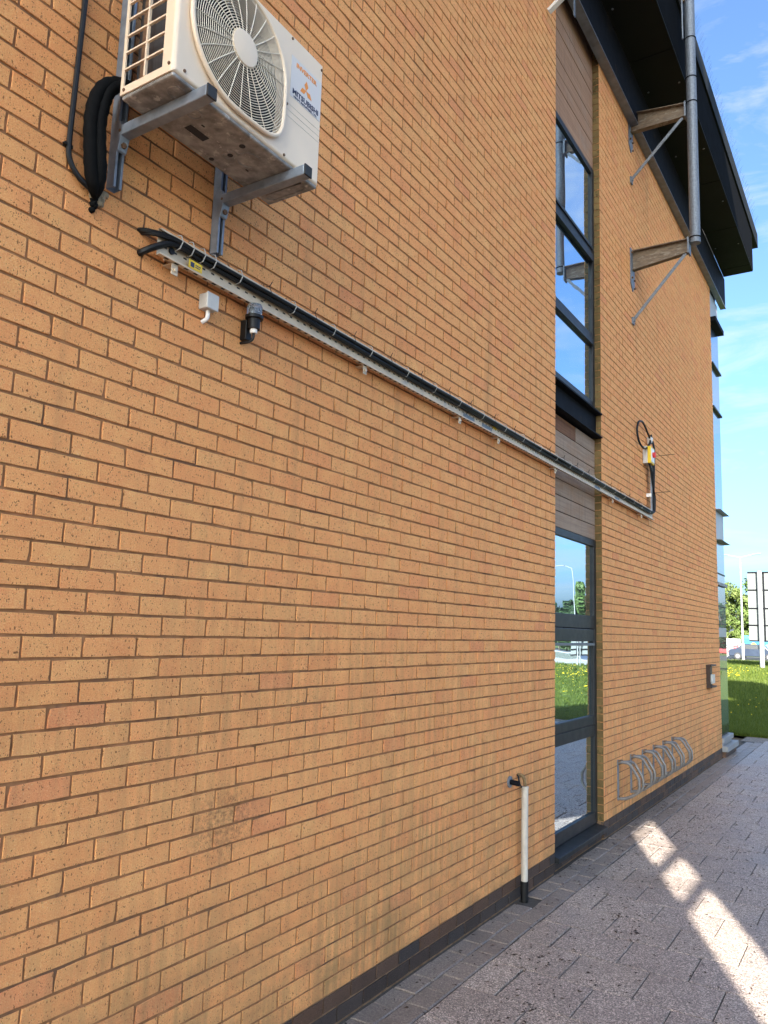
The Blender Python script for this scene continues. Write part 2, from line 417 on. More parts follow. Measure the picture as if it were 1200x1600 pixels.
class MB:
    def __init__(s):
        s.v = []; s.f = []; s.r = []; s.cur = None
    def add(s, vs, fs):
        n = len(s.v)
        s.v += [tuple(p) for p in vs]
        s.f += [tuple(i + n for i in f) for f in fs]
        s.r += [s.cur if s.cur is not None else 0.5] * len(fs)
        return s
    def box(s, x0, x1, y0, y1, z0, z1):
        return s.add([(x, y, z) for x in (x0, x1) for y in (y0, y1) for z in (z0, z1)],
                     [(0, 1, 3, 2), (4, 6, 7, 5), (0, 4, 5, 1), (2, 3, 7, 6), (0, 2, 6, 4), (1, 5, 7, 3)])
    def beam(s, p, q, w, h, upv=(0, 0, 1)):
        p = Vector(p); q = Vector(q)
        d = (q - p).normalized()
        a = d.cross(Vector(upv))
        if a.length < 1e-4:
            a = d.cross(Vector((1, 0, 0)))
        a.normalize()
        b = a.cross(d)
        a *= w / 2; b *= h / 2
        vs = [c + i * a + j * b for c in (p, q) for i, j in ((-1, -1), (1, -1), (1, 1), (-1, 1))]
        return s.add(vs, [(3, 2, 1, 0), (4, 5, 6, 7), (0, 1, 5, 4), (1, 2, 6, 5), (2, 3, 7, 6), (3, 0, 4, 7)])
    def tube(s, path, r, n=8, caps=True, closed=False):
        P = [Vector(p) for p in path]
        m = len(P)
        rr = r if isinstance(r, (list, tuple)) else [r] * m
        rings = []
        prev = None
        for i in range(m):
            if closed:
                t = P[(i + 1) % m] - P[i - 1]
            else:
                t = P[min(i + 1, m - 1)] - P[max(i - 1, 0)]
            t.normalize()
            if prev is None:
                a = t.cross(Vector((0, 0, 1)))
                if a.length < 1e-3:
                    a = t.cross(Vector((1, 0, 0)))
            else:
                a = prev - t * prev.dot(t)
            a.normalize()
            prev = a
            b = t.cross(a)
            rings.append([P[i] + rr[i] * (math.cos(2 * math.pi * k / n) * a + math.sin(2 * math.pi * k / n) * b) for k in range(n)])
        vs = [p for R in rings for p in R]
        fs = []
        for i in range(m if closed else m - 1):
            j = (i + 1) % m
            for k in range(n):
                l = (k + 1) % n
                fs.append((i * n + k, j * n + k, j * n + l, i * n + l)[::-1])
        if caps and not closed:
            fs.append(tuple(range(n)))
            fs.append(tuple(range((m - 1) * n, m * n))[::-1])
        return s.add(vs, fs)
    def cyl(s, p, q, r, n=12, r2=None):
        return s.tube([p, q], [r, r if r2 is None else r2], n)
    def prism(s, poly, vec):
        k = len(poly)
        v = Vector(vec)
        P = [Vector(p) for p in poly]
        return s.add(P + [p + v for p in P], [tuple(range(k))[::-1], tuple(range(k, 2 * k))] + [(i, (i + 1) % k, k + (i + 1) % k, k + i) for i in range(k)])
    def build(s, name, mat, parent=None, smooth=False, bevel=0, kind=None, fixn=True):
        me = bpy.data.meshes.new(name)
        o = bpy.data.objects.new(name, me)
        COL.objects.link(o)
        off = Vector((0, 0, 0))
        if parent is not None:
            off = ORG[parent.name]
            o.parent = parent
        ORG[o.name] = off
        V = np.array(s.v, dtype=float) - np.array(off)
        me.from_pydata(V.tolist(), [], s.f)
        at = me.attributes.new('rnd', 'FLOAT', 'FACE')
        at.data.foreach_set('value', np.array(s.r, dtype=np.float32))
        me.materials.append(M[mat] if isinstance(mat, str) else mat)
        if fixn:
            import bmesh
            bm = bmesh.new(); bm.from_mesh(me)
            bmesh.ops.recalc_face_normals(bm, faces=bm.faces)
            bm.to_mesh(me); bm.free()
        if smooth:
            me.polygons.foreach_set('use_smooth', [True] * len(me.polygons))
            try:
                me.set_sharp_from_angle(angle=math.radians(40))
            except Exception:
                pass
        if bevel:
            b = o.modifiers.new('bevel', 'BEVEL')
            b.width = bevel; b.segments = 2; b.limit_method = 'ANGLE'
        if kind:
            o['kind'] = kind
        return o

def base_at(o, p):
    """move a lone mesh's origin to its base point"""
    p = Vector(p)
    me = o.data
    me.transform(Matrix.Translation(-p))
    o.location = p
    ORG[o.name] = p
    return o

def spline(pts, k=6, closed=False):
    P = [Vector(p) for p in pts]
    n = len(P)
    out = []
    for i in range(n if closed else n - 1):
        if closed:
            a, b, c, d = P[i - 1], P[i], P[(i + 1) % n], P[(i + 2) % n]
        else:
            a, b, c, d = P[max(i - 1, 0)], P[i], P[i + 1], P[min(i + 2, n - 1)]
        for j in range(k):
            t = j / k
            out.append(0.5 * ((2 * b) + (c - a) * t + (2 * a - 5 * b + 4 * c - d) * t * t + (3 * b - a - 3 * c + d) * t ** 3))
    if not closed:
        out.append(P[-1])
    return out

def text_mesh(body, size, name, mat, parent, origin, xdir, zdir, bold=0.0, sx=1.0, depth=0.0006, align='CENTER'):
    cu = bpy.data.curves.new('lettering', 'FONT')
    cu.body = body; cu.size = size; cu.offset = bold; cu.extrude = depth; cu.align_x = align; cu.resolution_u = 2
    to = bpy.data.objects.new('lettering', cu)
    COL.objects.link(to)
    dg = bpy.context.evaluated_depsgraph_get()
    me = bpy.data.meshes.new_from_object(to.evaluated_get(dg))
    bpy.data.objects.remove(to)
    X = Vector(xdir).normalized() * sx; Z = Vector(zdir).normalized(); Y = X.normalized().cross(Z)
    off = ORG[parent.name]
    o_ = Vector(origin) - off
    me.transform(Matrix(((X.x, Z.x, Y.x, o_.x), (X.y, Z.y, Y.y, o_.y), (X.z, Z.z, Y.z, o_.z), (0, 0, 0, 1))))
    me.materials.clear(); me.materials.append(M[mat])
    o = bpy.data.objects.new(name, me)
    COL.objects.link(o)
    o.parent = parent
    ORG[o.name] = off
    return o

def project_area(x, z, y=0.0, w=0.215, h=0.065):
    def pr(X, Y, Z):
        d = Vector((X, Y, Z)) - CAM
        zz = d.dot(fw)
        if zz < 0.1:
            return None
        return 601.35 + F_PX * d.dot(rt) / zz, 809.8 - F_PX * d.dot(up) / zz
    a, b, c = pr(x, y, z), pr(x + w, y, z), pr(x, y, z + h)
    if None in (a, b, c):
        return 0
    if not (-30 < b[0] and a[0] < 1200 and -30 < a[1] < 1640):
        return 0
    return abs((b[0] - a[0]) * (c[1] - a[1]) - (b[1] - a[1]) * (c[0] - a[0]))

# ================================================================== SETTING
def flat(name, x0, x1, y0, y1, z, mat, nx=1, zf=None):
    xs = np.linspace(x0, x1, nx + 1)
    mb = MB()
    for i in range(nx):
        za, zb = (z, z) if zf is None else (zf(xs[i]), zf(xs[i + 1]))
        mb.add([(xs[i], y0, za), (xs[i + 1], y0, zb), (xs[i + 1], y1, zb), (xs[i], y1, za)], [(0, 1, 2, 3)])
    return mb.build(name, mat, kind='structure', fixn=False)

def lawn_z(x, y=0.0):
    crest = 60 if y > -8 else 42
    if x < 16: return 0.0
    if x < crest: return 0.38 * (x - 16) / 44
    h = 0.38 * (crest - 16) / 44
    lo = 0.12 if y > -8 else -0.55
    return h + (lo - h) * min(1, (x - crest) / 4)
flat('ground', -1500, 1500, -1500, 1500, -0.06, 'earth')
flat('forecourt', -60, 0.5, -80, -3.9, -0.012, 'concrete')
flat('low_bounce_ground', 0.5, 14.95, -80, -3.9, -0.012, 'asphalt')  # unseen dark ground, added to cut light bounced onto the far pier
lw = MB()
for (ya_, yb2) in ((-70, -8.001), (-7.999, 70)):
    xs_ = sorted(set(np.linspace(15.85, 64, 20)) | {16.0, 42.0, 46.0, 60.0})
    for xa_, xb_ in zip(xs_[:-1], xs_[1:]):
        yy_ = (ya_ + yb2) / 2
        lw.add([(xa_, ya_, lawn_z(xa_, yy_)), (xb_, ya_, lawn_z(xb_, yy_)), (xb_, yb2, lawn_z(xb_, yy_)), (xa_, yb2, lawn_z(xa_, yy_))], [(0, 1, 2, 3)])
lw.build('lawn', 'turf', kind='structure', fixn=False)
flat('road', 64, 92, -200, 200, 0.13, 'asphalt')
flat('verge', 92, 180, -200, 200, 0.134, 'turf')
flat('gravel_strip', 14.95, 15.95, -60, 0.1, -0.006, 'gravel')

# paving: the slabs are 400 x 400, laid in columns with a half step
pav = flat('pavement', -3.0, 14.95, -3.9, 0.02, -0.010, 'joint')
def slab_mesh(name, w, d, h, ch):
    me = bpy.data.meshes.new(name)
    x, y = w / 2, d / 2
    v = [(-x, -y, -h), (x, -y, -h), (x, y, -h), (-x, y, -h), (-x, -y, -ch), (x, -y, -ch), (x, y, -ch), (-x, y, -ch),
         (-x + ch, -y + ch, 0), (x - ch, -y + ch, 0), (x - ch, y - ch, 0), (-x + ch, y - ch, 0)]
    f = [(0, 1, 5, 4), (1, 2, 6, 5), (2, 3, 7, 6), (3, 0, 4, 7), (4, 5, 9, 8), (5, 6, 10, 9), (6, 7, 11, 10), (7, 4, 8, 11), (8, 9, 10, 11)]
    me.from_pydata(v, [], f)
    return me
def variants(n, fn, mat):
    out = []
    for i in range(n):
        me = fn(i)
        at = me.attributes.new('rnd', 'FLOAT', 'FACE')
        at.data.foreach_set('value', [random.random()] * len(me.polygons))
        me.materials.append(M[mat])
        out.append(me)
    return out
slabs = variants(24, lambda i: slab_mesh('paving_slab', 0.3865, 0.3865, 0.02, 0.0015), 'slab')
halves = variants(6, lambda i: slab_mesh('paving_slab', 0.3865, 0.190, 0.02, 0.0015), 'slab')
pavers = variants(16, lambda i: slab_mesh('block_paver', 0.194, 0.129, 0.02, 0.005), 'paver')
def place(me, name, loc, parent, rot=(0, 0, 0)):
    o = bpy.data.objects.new(name, me)
    COL.objects.link(o)
    o.parent = parent
    o.location = Vector(loc) - ORG[parent.name]
    o.rotation_euler = rot
    return o
cells = []
ncol = 46
for i in range(ncol):
    xc = -2.84 + 0.3935 * i + 0.16
    if i % 2 == 0:
        cells.append((halves, xc, -0.385)); ys = -0.687
    else:
        ys = -0.4875
    for j in range(9):
        yc = ys - 0.394 * j
        if yc > -3.8:
            cells.append((slabs, xc, yc))
cells.sort(key=lambda c: -project_area(c[1] - .19, 0, c[2], 0.38, 0.02))
rest = MB()
for n, (ms, xc, yc) in enumerate(cells):
    z = random.uniform(-0.0005, 0.0005)
    if n < 290:
        place(random.choice(ms), 'paving_slab', (xc, yc, z), pav, (random.uniform(-.0008, .0008), random.uniform(-.0008, .0008), random.uniform(-.002, .002)))
    else:
        hy = 0.1935 if ms is slabs else 0.095
        rest.cur = random.random()
        rest.box(xc - .1935, xc + .1935, yc - hy, yc + hy, -0.02, z)
if rest.v:
    rest.build('paving_slab', 'slab', pav, kind='stuff')
n = 0
for row in range(2):
    for i in range(90):
        xc = -2.9 + 0.2 * i + 0.1 * row + random.uniform(-.003, .003)
        yc = -0.078 - 0.1345 * row + random.uniform(-.002, .002)
        if xc > 14.8 or (row == 0 and abs(xc - 4.12) < 0.07):
            continue
        place(random.choice(pavers), 'block_paver', (xc, yc, random.uniform(-0.004, 0.001)), pav, (random.uniform(-.012, .012), random.uniform(-.01, .01), random.uniform(-.012, .012)))

# ================================================================== BRICK BUILDING
X1, X2, X3, XE = 4.8325, 6.128, 12.389, 13.2     # end of near pier, start of far pier, corner, end of the glazed bay
ZT = 8.10
bld = thing('brick_building', 'buff brick office building with dark eaves, slim window strip and grey window frames', 'building', (5, 6, 0))
wall = MB().box(-8, X1 - 0.004, 0.0045, 0.4, 0.15, ZT).box(X2 + 0.004, X3 - 0.004, 0.0045, 0.4, 0.15, ZT)
wall = wall.build('brick_wall', 'mortar', bld)
plinth = MB().box(-8, X1 - 0.006, 0.007, 0.42, -0.15, 0.15).box(X2 + 0.006, X3 - 0.006, 0.007, 0.42, -0.15, 0.15).box(X1 - .006, X2 + .006, 0.03, 0.42, -0.15, 0.07)
plinth = plinth.build('plinth', 'dark_mortar', bld)

def brick_geo(x0, x1, z0, z1, y=0.0, j=0.0013, ch=0.0013, back=0.03, rich=True):
    """a brick with slightly uneven arrises and now and then a chipped corner; front face at y"""
    R = lambda s_=1.0: random.uniform(-j, j) * s_
    mx_, mz = (x0 + x1) / 2, (z0 + z1) / 2
    sk = random.uniform(-.0012, .0012)
    if rich:
        t1, t2 = random.uniform(.3, .45), random.uniform(.55, .7)
        o = [(x0 + R(), z0 + R() - sk), (x0 + (x1 - x0) * t1, z0 + R()), (x0 + (x1 - x0) * t2, z0 + R()), (x1 + R(), z0 + R() + sk), (x1 + R(), mz + R()), (x1 + R(), z1 + R() + sk),
             (x0 + (x1 - x0) * t2, z1 + R()), (x0 + (x1 - x0) * t1, z1 + R()), (x0 + R(), z1 + R() - sk), (x0 + R(), mz + R())]
        if random.random() < .10:
            k = random.choice((0, 3, 5, 8)); c = random.uniform(.003, .007)
            o[k] = (o[k][0] + (c if o[k][0] < mx_ else -c), o[k][1] + (c if o[k][1] < mz else -c) * .6)
    else:
        o = [(x0 + R(), z0 + R() - sk), (x1 + R(), z0 + R() + sk), (x1 + R(), z1 + R() + sk), (x0 + R(), z1 + R() - sk)]
    n = len(o)
    ins = [(x + (ch if x < mx_ else -ch), z + (ch if z < mz else -ch)) for x, z in o]
    tl, tw_ = random.uniform(-.0009, .0009), random.uniform(-.0007, .0007)
    v = [(x, y + back, z) for x, z in o] + [(x, y + ch, z) for x, z in o] + [(x, y + tl * (x - mx_) / .107 + tw_ * (z - mz) / .033, z) for x, z in ins]
    f = []
    for i in range(n):
        k = (i + 1) % n
        f += [(i, k, n + k, n + i), (n + i, n + k, 2 * n + k, 2 * n + i)]
    f.append(tuple(range(2 * n, 3 * n)))
    return v, f

def bricks():
    """(x0, x1, z0) of every brick in both piers"""
    for v in range(-65, 41):
        z0 = (42.5 - v) * 0.075 - 0.0375 + 0.005
        u = -35.0 if v % 2 == 0 else -35.5
        while u < 21.5:
            x0, x1 = u * .225 + .005, (u + 1) * .225 - .005
            yield x0, min(x1, X1), z0
            u += 1
        x = X2
        first = True
        while x < X3 - 0.03:
            w = 0.1025 if (first and v % 2) else 0.215
            yield x, min(x + w, X3), z0
            x += w + 0.01
            first = False
def full_brick(i):
    me = bpy.data.meshes.new('brick')
    v, f = brick_geo(-.1075, .1075, -.0325, .0325)
    me.from_pydata(v, [], f)
    return me
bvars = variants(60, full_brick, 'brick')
allb = sorted(bricks(), key=lambda b: -project_area(b[0], b[2]) if b[1] - b[0] > 0.21 else 0)
rest = MB()
for n, (x0, x1, z0) in enumerate(allb):
    if n < 295:
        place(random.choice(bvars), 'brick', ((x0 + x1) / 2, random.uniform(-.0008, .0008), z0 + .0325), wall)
    else:
        rest.cur = random.random()
        v, f = brick_geo(x0, x1, z0, z0 + 0.065, random.uniform(-.0012, .0012), rich=x0 < X1)
        rest.add(v, f)
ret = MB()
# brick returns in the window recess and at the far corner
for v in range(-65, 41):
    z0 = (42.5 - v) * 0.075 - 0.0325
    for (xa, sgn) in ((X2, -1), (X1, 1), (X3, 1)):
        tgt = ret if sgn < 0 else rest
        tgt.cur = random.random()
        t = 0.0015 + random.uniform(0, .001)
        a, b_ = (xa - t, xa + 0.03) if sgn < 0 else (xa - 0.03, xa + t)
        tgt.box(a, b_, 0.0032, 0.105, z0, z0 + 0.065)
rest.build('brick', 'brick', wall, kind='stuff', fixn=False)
ret.build('return_brick', 'shaded_algae_brick', wall, kind='stuff', fixn=False)
# plinth: two brown courses, singly
pv = variants(14, lambda i: full_brick(i), 'dark_brick')
for me in pv: me.name = 'plinth_brick'
prest = MB()
for row, z0 in ((0, 0.08), (1, 0.005)):
    u = -30 + 0.5 * row
    while u * .225 < X3:
        x0, x1 = u * .225 + .005, (u + 1) * .225 - .005
        u += 1
        if x0 > X1 - 0.25 and x1 < X2 + 0.02:
            if row == 1 and X1 < x0 + .03 and x1 < X2:
                pass
            x1 = min(x1, X1 - .001)
            if x1 - x0 < .05: continue
        if X1 < x1 and x0 < X2:
            x0 = max(x0, X2) if x1 > X2 else x0
        if x0 < X2 and x1 > X1 + .01: continue
        x1 = min(x1, X3)
        if x1 - x0 < .04: continue
        if x1 - x0 > .21 and 1.2 < x0:
            place(random.choice(pv), 'plinth_brick', ((x0 + x1) / 2, 0, z0 + .0325), plinth)
        else:
            prest.cur = random.random()
            vv, ff = brick_geo(x0, x1, z0, z0 + .065)
            prest.add(vv, ff)
x = X1 + 0.004
while x < X2 - 0.02:
    prest.cur = random.random()
    vv, ff = brick_geo(x, min(x + .215, X2 - .004), 0.0, 0.063, 0.022)
    prest.add(vv, ff)
    x += .225
prest.build('plinth_brick', 'dark_brick', plinth, kind='stuff', fixn=False)

# ---- lower window
def window(zb, zt, bars, name='window'):
    """frame in the recess: jambs, head, bottom rail and the given transoms"""
    fr = MB()
    xl, xr = X1 + 0.002, X2 - 0.002
    fr.box(xl, xl + .06, .062, .13, zb, zt).box(xr - .065, xr, .062, .13, zb, zt)
    fr.box(xl + .06, xr - .065, .064, .13, zt - .065, zt).box(xl + .06, xr - .065, .064, .13, zb, zb + .105)
    for z0, z1 in bars:
        fr.box(xl + .06, xr - .065, .064, .13, z0, z1)
    return fr.build(name, 'frame', bld, bevel=.004)
wl = window(0.137, 2.775, [(1.92, 2.04), (0.93, 1.03)])
def pane(z0, z1, par, y=.084):
    return MB().box(X1 + .05, X2 - .055, y, y + .012, z0, z1).build('pane', 'glass', par)
pane(2.04, 2.71, wl); pane(0.24, 0.93, wl)
cs = MB()
xl, xr = X1 + .064, X2 - .069
cs.box(xl, xl + .055, .052, .11, 1.035, 1.915).box(xr - .055, xr, .052, .11, 1.035, 1.915)
cs.box(xl + .055, xr - .055, .054, .11, 1.80, 1.915).box(xl + .055, xr - .055, .054, .11, 1.035, 1.12)
cs.build('opening_sash', 'frame', wl, bevel=.006)
MB().box(xl + .01, xr - .05, .040, .0525, 1.762, 1.785).build('drip_bar', 'grey_paint', wl, bevel=.003)
pane(1.11, 1.81, wl, .076)
sill = MB().prism([(X1 + .003, .10, .137), (X1 + .003, -.035, .112), (X1 + .003, -.035, .072), (X1 + .003, .10, .072)], (X2 - X1 - .006, 0, 0))
sill.build('window_sill', 'frame', wl, bevel=.004)
# ---- upper window
wu = window(4.06, 6.68, [(5.64, 5.80), (4.74, 4.86)])
pane(5.80, 6.62, wu); pane(4.86, 5.64, wu); pane(4.16, 4.74, wu)
for yy, za, zb_ in ((.046, 5.63, 5.70), (.050, 5.76, 5.79), (.052, 4.745, 4.80)):
    MB().box(xl - .002, xr + .002, yy, .0635, za, zb_).build('drip_bar', 'frame', wu, bevel=.003)
# steel channel below the upper window
ch = MB().box(X1 + .003, X2 - .003, .055, .12, 3.80, 4.045)
ch.box(X1 + .003, X2 - .003, -.012, .0545, 4.028, 4.043).box(X1 + .003, X2 - .003, -.012, .0545, 3.793, 3.806)
ch.build('steel_channel', 'steel_dark', bld)
# ---- timber boards
tb = MB().box(X1 + .002, X2 - .002, .105, .14, 2.776, 3.79).box(X1 + .002, X2 - .002, .105, .14, 6.681, 8.2).build('timber_cladding', 'cavity', bld)
z = 2.780
k = 0
while z < 3.78:
    zt = min(z + 0.1425, 3.790)
    mt = 'board_low'
    y = .070 + random.uniform(-.002, .002)
    if k == 6:
        MB().box(X1 + .003, X1 + .72, y, .105, z, zt - .006).build('board', 'board_bare', tb, bevel=.002)
        MB().box(X1 + .722, X2 - .004, y - .002, .105, z, zt - .006).build('board', 'board_low', tb, bevel=.002)
    else:
        MB().box(X1 + .003, X2 - .004, y, .105, z, zt - .006).build('board', mt, tb, bevel=.002)
    z = zt + .001
    k += 1
z = 6.684
while z < 8.1:
    MB().box(X1 + .003, X2 - .004, .070 + random.uniform(-.003, .003), .105, z, z + .139).build('board', 'board_high', tb, bevel=.002)
    z += .145

# ---- eaves: dark steel beam, soffit panels, gutter, roof
roof = MB().box(-8, 13.3, -.20, 12, 9.34, 9.6).build('roof', 'black', bld)
MB().box(-8, XE, .405, 12, -.1, 9.2).build('inner_block', 'render', bld)
MB().box(-8, 13.42, -.092, -.074, 7.90, 8.448).build('fascia_beam', 'steel_dark', roof)
MB().box(-8, 13.45, -.098, .0, 7.888, 7.8995).build('beam_flange', 'flange', roof)
MB().box(-8, 13.4, -.0735, .0, 8.12, 8.44).build('beam_backing', 'cavity', roof)
x = -8
while x < 13.2:
    x1 = min(x + 1.5, 13.32)
    MB().box(x, x1 - .008, -.585, -.0935, 8.4505, 8.475).build('soffit_panel', 'soffit', roof, bevel=.003)
    x = x1
for xx in np.arange(-7.5, 13.2, .75):
    pass
MB().box(-8, 13.32, -.588, -.560, 8.4755, 9.18).build('fascia_board', 'black', roof)
MB().box(-8, 13.95, -.612, -.46, 9.182, 9.195).box(-8, 13.95, -.612, -.600, 9.1955, 9.45).box(13.32, 13.95, -.46, -.2, 9.182, 9.195).build('gutter', 'soffit', roof)
MB().box(-8, 13.30, -.575, -.0935, 8.476, 8.50).build('soffit_backing', 'cavity', roof)
sp = MB()
for i in range(300):
    x = 3.0 + i * .0355
    sp.beam((x, -.606, 9.45), (x + random.uniform(-.01, .01), -.67 + random.uniform(-.03, .05), 9.56), .0011, .0011)
sp.build('bird_spike', 'steel_dark', roof, kind='stuff')
bolts = MB()
for xx in np.arange(-3, 13, 1.5):
    for yy in (-.52, -.16):
        bolts.cyl((xx + .1, yy, 8.4505), (xx + .1, yy, 8.442), .012, 6)
bolts.build('panel_bolt', 'flange', roof, kind='stuff')

# ---- glazed bay beyond the corner
bay = MB()
bay.box(X3 + .002, XE, .045, .40, .30, 9.0)
bay = bay.build('glazed_bay', 'cavity', bld)
tz = [.31, 1.98, 2.10, 2.40, 2.78, 2.94, 3.50]
for a, b_ in ((.33, 1.90), (2.055, 2.105), (2.125, 2.395), (2.415, 2.74), (2.80, 2.94), (2.955, 3.49), (4.02, 5.76), (5.80, 6.53), (6.57, 7.28)):
    MB().box(X3 + .004, XE - .004, .02, .0445, a, b_).build('pane', 'bay_glass', bay)
for a, b_ in ((1.90, 2.055), (3.52, 4.0), (7.38, 7.86)):
    MB().box(X3 + .004, XE - .004, .016, .0445, a + .002, b_ - .002).build('spandrel', 'spandrel', bay)
for z in (2.105, 2.395, 2.94):
    MB().box(X3 + .004, XE, .008, .0445, z + .001, z + .019).build('transom', 'frame', bay)
for z, d, h, mt in ((7.29, .085, .08, 'steel_dark'), (6.535, .025, .03, 'frame'), (5.765, .02, .03, 'frame'), (2.745, .02, .05, 'stone')):
    MB().box(X3 + .004, XE + .002, -d, .0445, z, z + h).build('fin', mt, bay)
for z in (4.003, 3.495):
    MB().prism([(X3 + .004, .0444, z), (X3 + .004, -.07, z + .004), (X3 + .004, -.07, z + .008), (X3 + .004, .0444, z + .018)], (XE - X3 + .11, 0, 0)).build('fin', 'spandrel', bay)
MB().box(X3 + .004, XE + .12, -.03, .40, .225, .30).build('stone_sill', 'stone', bay, bevel=.005)
MB().box(X3 + .004, XE + .26, -.085, .40, .085, .17).box(X3 + .004, XE + .08, -.0, .40, .17, .2245).build('stone_sill', 'stone', bay, bevel=.005)
bb = MB()
for i in range(5):
    bb.cur = random.random()
    bb.box(X3 + .006 + i * .21, X3 + .21 + i * .21, -.05, .3, -.03, .083)
bb.build('base_brick', 'dark_brick', bay)

# ================================================================== AIR CONDITIONER
ax0, ax1, ay0, ay1, az0, az1 = .178, .954, -.42, -.16, 3.63, 4.168
ac = thing('air_conditioner', 'cream outdoor air conditioning unit with round fan guard, high on the brick wall', 'air conditioner', (.566, -.29, az0))
# casing: front panel with a round-ish opening, side with an open grille, top, right side
CX, CZ, R0 = .470, 3.900, .236
def guard_outline(n=96, R=R0, c=.032):
    pts = []
    for i in range(n):
        t = 2 * math.pi * i / n
        cx_, sz_ = math.cos(t), math.sin(t)
        r = R
        if (cx_ > 0 and sz_ < 0):
            # squared corner with a small radius (superellipse)
            e = 5.0
            r = R / ((abs(cx_) ** e + abs(sz_) ** e) ** (1 / e))
        pts.append((CX + r * cx_, CZ + r * sz_))
    return pts
out = guard_outline()
def front_panel():
    mb = MB()
    n = len(out)
    # ring between the opening and the rectangle border
    rect = []
    x0, x1, z0, z1 = ax0 + .016, ax1 - .012, az0 + .014, az1 - .008
    for (px, pz) in out:
        dx, dz = px - CX, pz - CZ
        s = min(((x1 - CX) / dx if dx > 0 else (x0 - CX) / dx) if abs(dx) > 1e-9 else 1e9, ((z1 - CZ) / dz if dz > 0 else (z0 - CZ) / dz) if abs(dz) > 1e-9 else 1e9)
        rect.append((CX + dx * s, CZ + dz * s))
    v = [(x, ay0, z) for x, z in out] + [(x, ay0, z) for x, z in rect] + [(x, ay0 + .03, z) for x, z in out]
    f = []
    for i in range(n):
        j = (i + 1) % n
        f.append((i, j, n + j, n + i))
        f.append((2 * n + i, 2 * n + j, j, i))
    mb.add(v, f)
    # fill the corners of the rectangle that the fan of rays leaves out
    for cx_, cz_ in ((x0, z0), (x1, z0), (x1, z1), (x0, z1)):
        best = sorted(range(n), key=lambda i: (rect[i][0] - cx_) ** 2 + (rect[i][1] - cz_) ** 2)[:2]
        mb.add([(cx_, ay0, cz_), (rect[best[0]][0], ay0, rect[best[0]][1]), (rect[best[1]][0], ay0, rect[best[1]][1])], [(0, 1, 2)])
    # rounded edges all round the front
    ring0 = [(x0, ay0, z0), (x1, ay0, z0), (x1, ay0, z1), (x0, ay0, z1)]
    k = 5
    rings = []
    for q in range(k + 1):
        a = q / k * math.pi / 2
        ex = .016 * math.sin(a); ey = .016 * (1 - math.cos(a))
        rings.append([(x0 - ex, ay0 + ey, z0 - ex * .85), (x1 + ex * .75, ay0 + ey, z0 - ex * .85), (x1 + ex * .75, ay0 + ey, z1 + ex * .5), (x0 - ex, ay0 + ey, z1 + ex * .5)])
    for q in range(k):
        for i in range(4):
            j = (i + 1) % 4
            mb.add([rings[q][i], rings[q][j], rings[q + 1][j], rings[q + 1][i]], [(0, 1, 2, 3)])
    L = rings[-1]
    yb = ay1
    # right side, top
    mb.add([L[1], L[2], (L[2][0], yb, L[2][2]), (L[1][0], yb, L[1][2])], [(0, 1, 2, 3)])
    mb.add([L[2], L[3], (L[3][0], yb, L[3][2]), (L[2][0], yb, L[2][2])], [(0, 1, 2, 3)])
    return mb
casing = front_panel().build('casing', 'casing', ac, smooth=True)
# left side frame (x = ax0): border with the coil showing behind
sd = MB()
gy0, gy1 = -.366, -.174
sd.box(ax0, ax0 + .006, ay0 + .016, gy0, az0 + .001, az1 - .004)
sd.box(ax0, ax0 + .006, gy0, ay1, az0 + .001, az0 + .030).box(ax0, ax0 + .006, gy0, ay1, az1 - .03, az1 - .004)
sd.box(ax0, ax0 + .006, gy1, ay1, az0 + .03, az1 - .03)
sd.build('side_panel', 'casing', ac)
gr = MB()
gr.box(ax0 - .003, ax0 + .007, -.284, -.277, az0 + .03, az1 - .03)
z = az0 + .03
while z < az1 - .05:
    z += .0635
    gr.box(ax0 - .002, ax0 + .0065, gy0, -.2842, z - .003, z + .003).box(ax0 - .002, ax0 + .0065, -.2768, gy1, z - .003, z + .003)
gr.build('side_grille', 'casing', ac)
MB().box(ax0 + .03, ax0 + .05, gy0 + .0, gy1 - .006 - .07, az0 + .01, az1 - .01).build('coil', 'coil', ac)
MB().box(ax0 + .035, ax0 + .04, gy1 - .055, gy1 - .035, az0 + .01, az1 - .01).build('coil_pipe', 'screw', ac)
MB().box(ax0 + .06, ax1 - .01, ay0 + .10, ay1 + .0, az0 + .01, az1 - .02).build('inner_shell', 'cavity', ac)
# fan behind the guard
fan = MB()
for k in range(3):
    a0 = 2 * math.pi * k / 3 + .3
    vs = []
    for i in range(7):
        for j in range(7):
            rr = .06 + (.215 - .06) * i / 6
            a = a0 + (j / 6) * 1.5 * (0.75 + .25 * i / 6)
            vs.append((CX + rr * math.cos(a), ay0 + .045 + .045 * j / 6, CZ + rr * math.sin(a)))
    fs = [(i * 7 + j, i * 7 + j + 1, (i + 1) * 7 + j + 1, (i + 1) * 7 + j) for i in range(6) for j in range(6)]
    fan.add(vs, fs)
fan.cyl((CX, ay0 + .03, CZ), (CX, ay0 + .095, CZ), .062, 24)
fan.build('fan', 'steel_dark', ac, smooth=True, fixn=False)
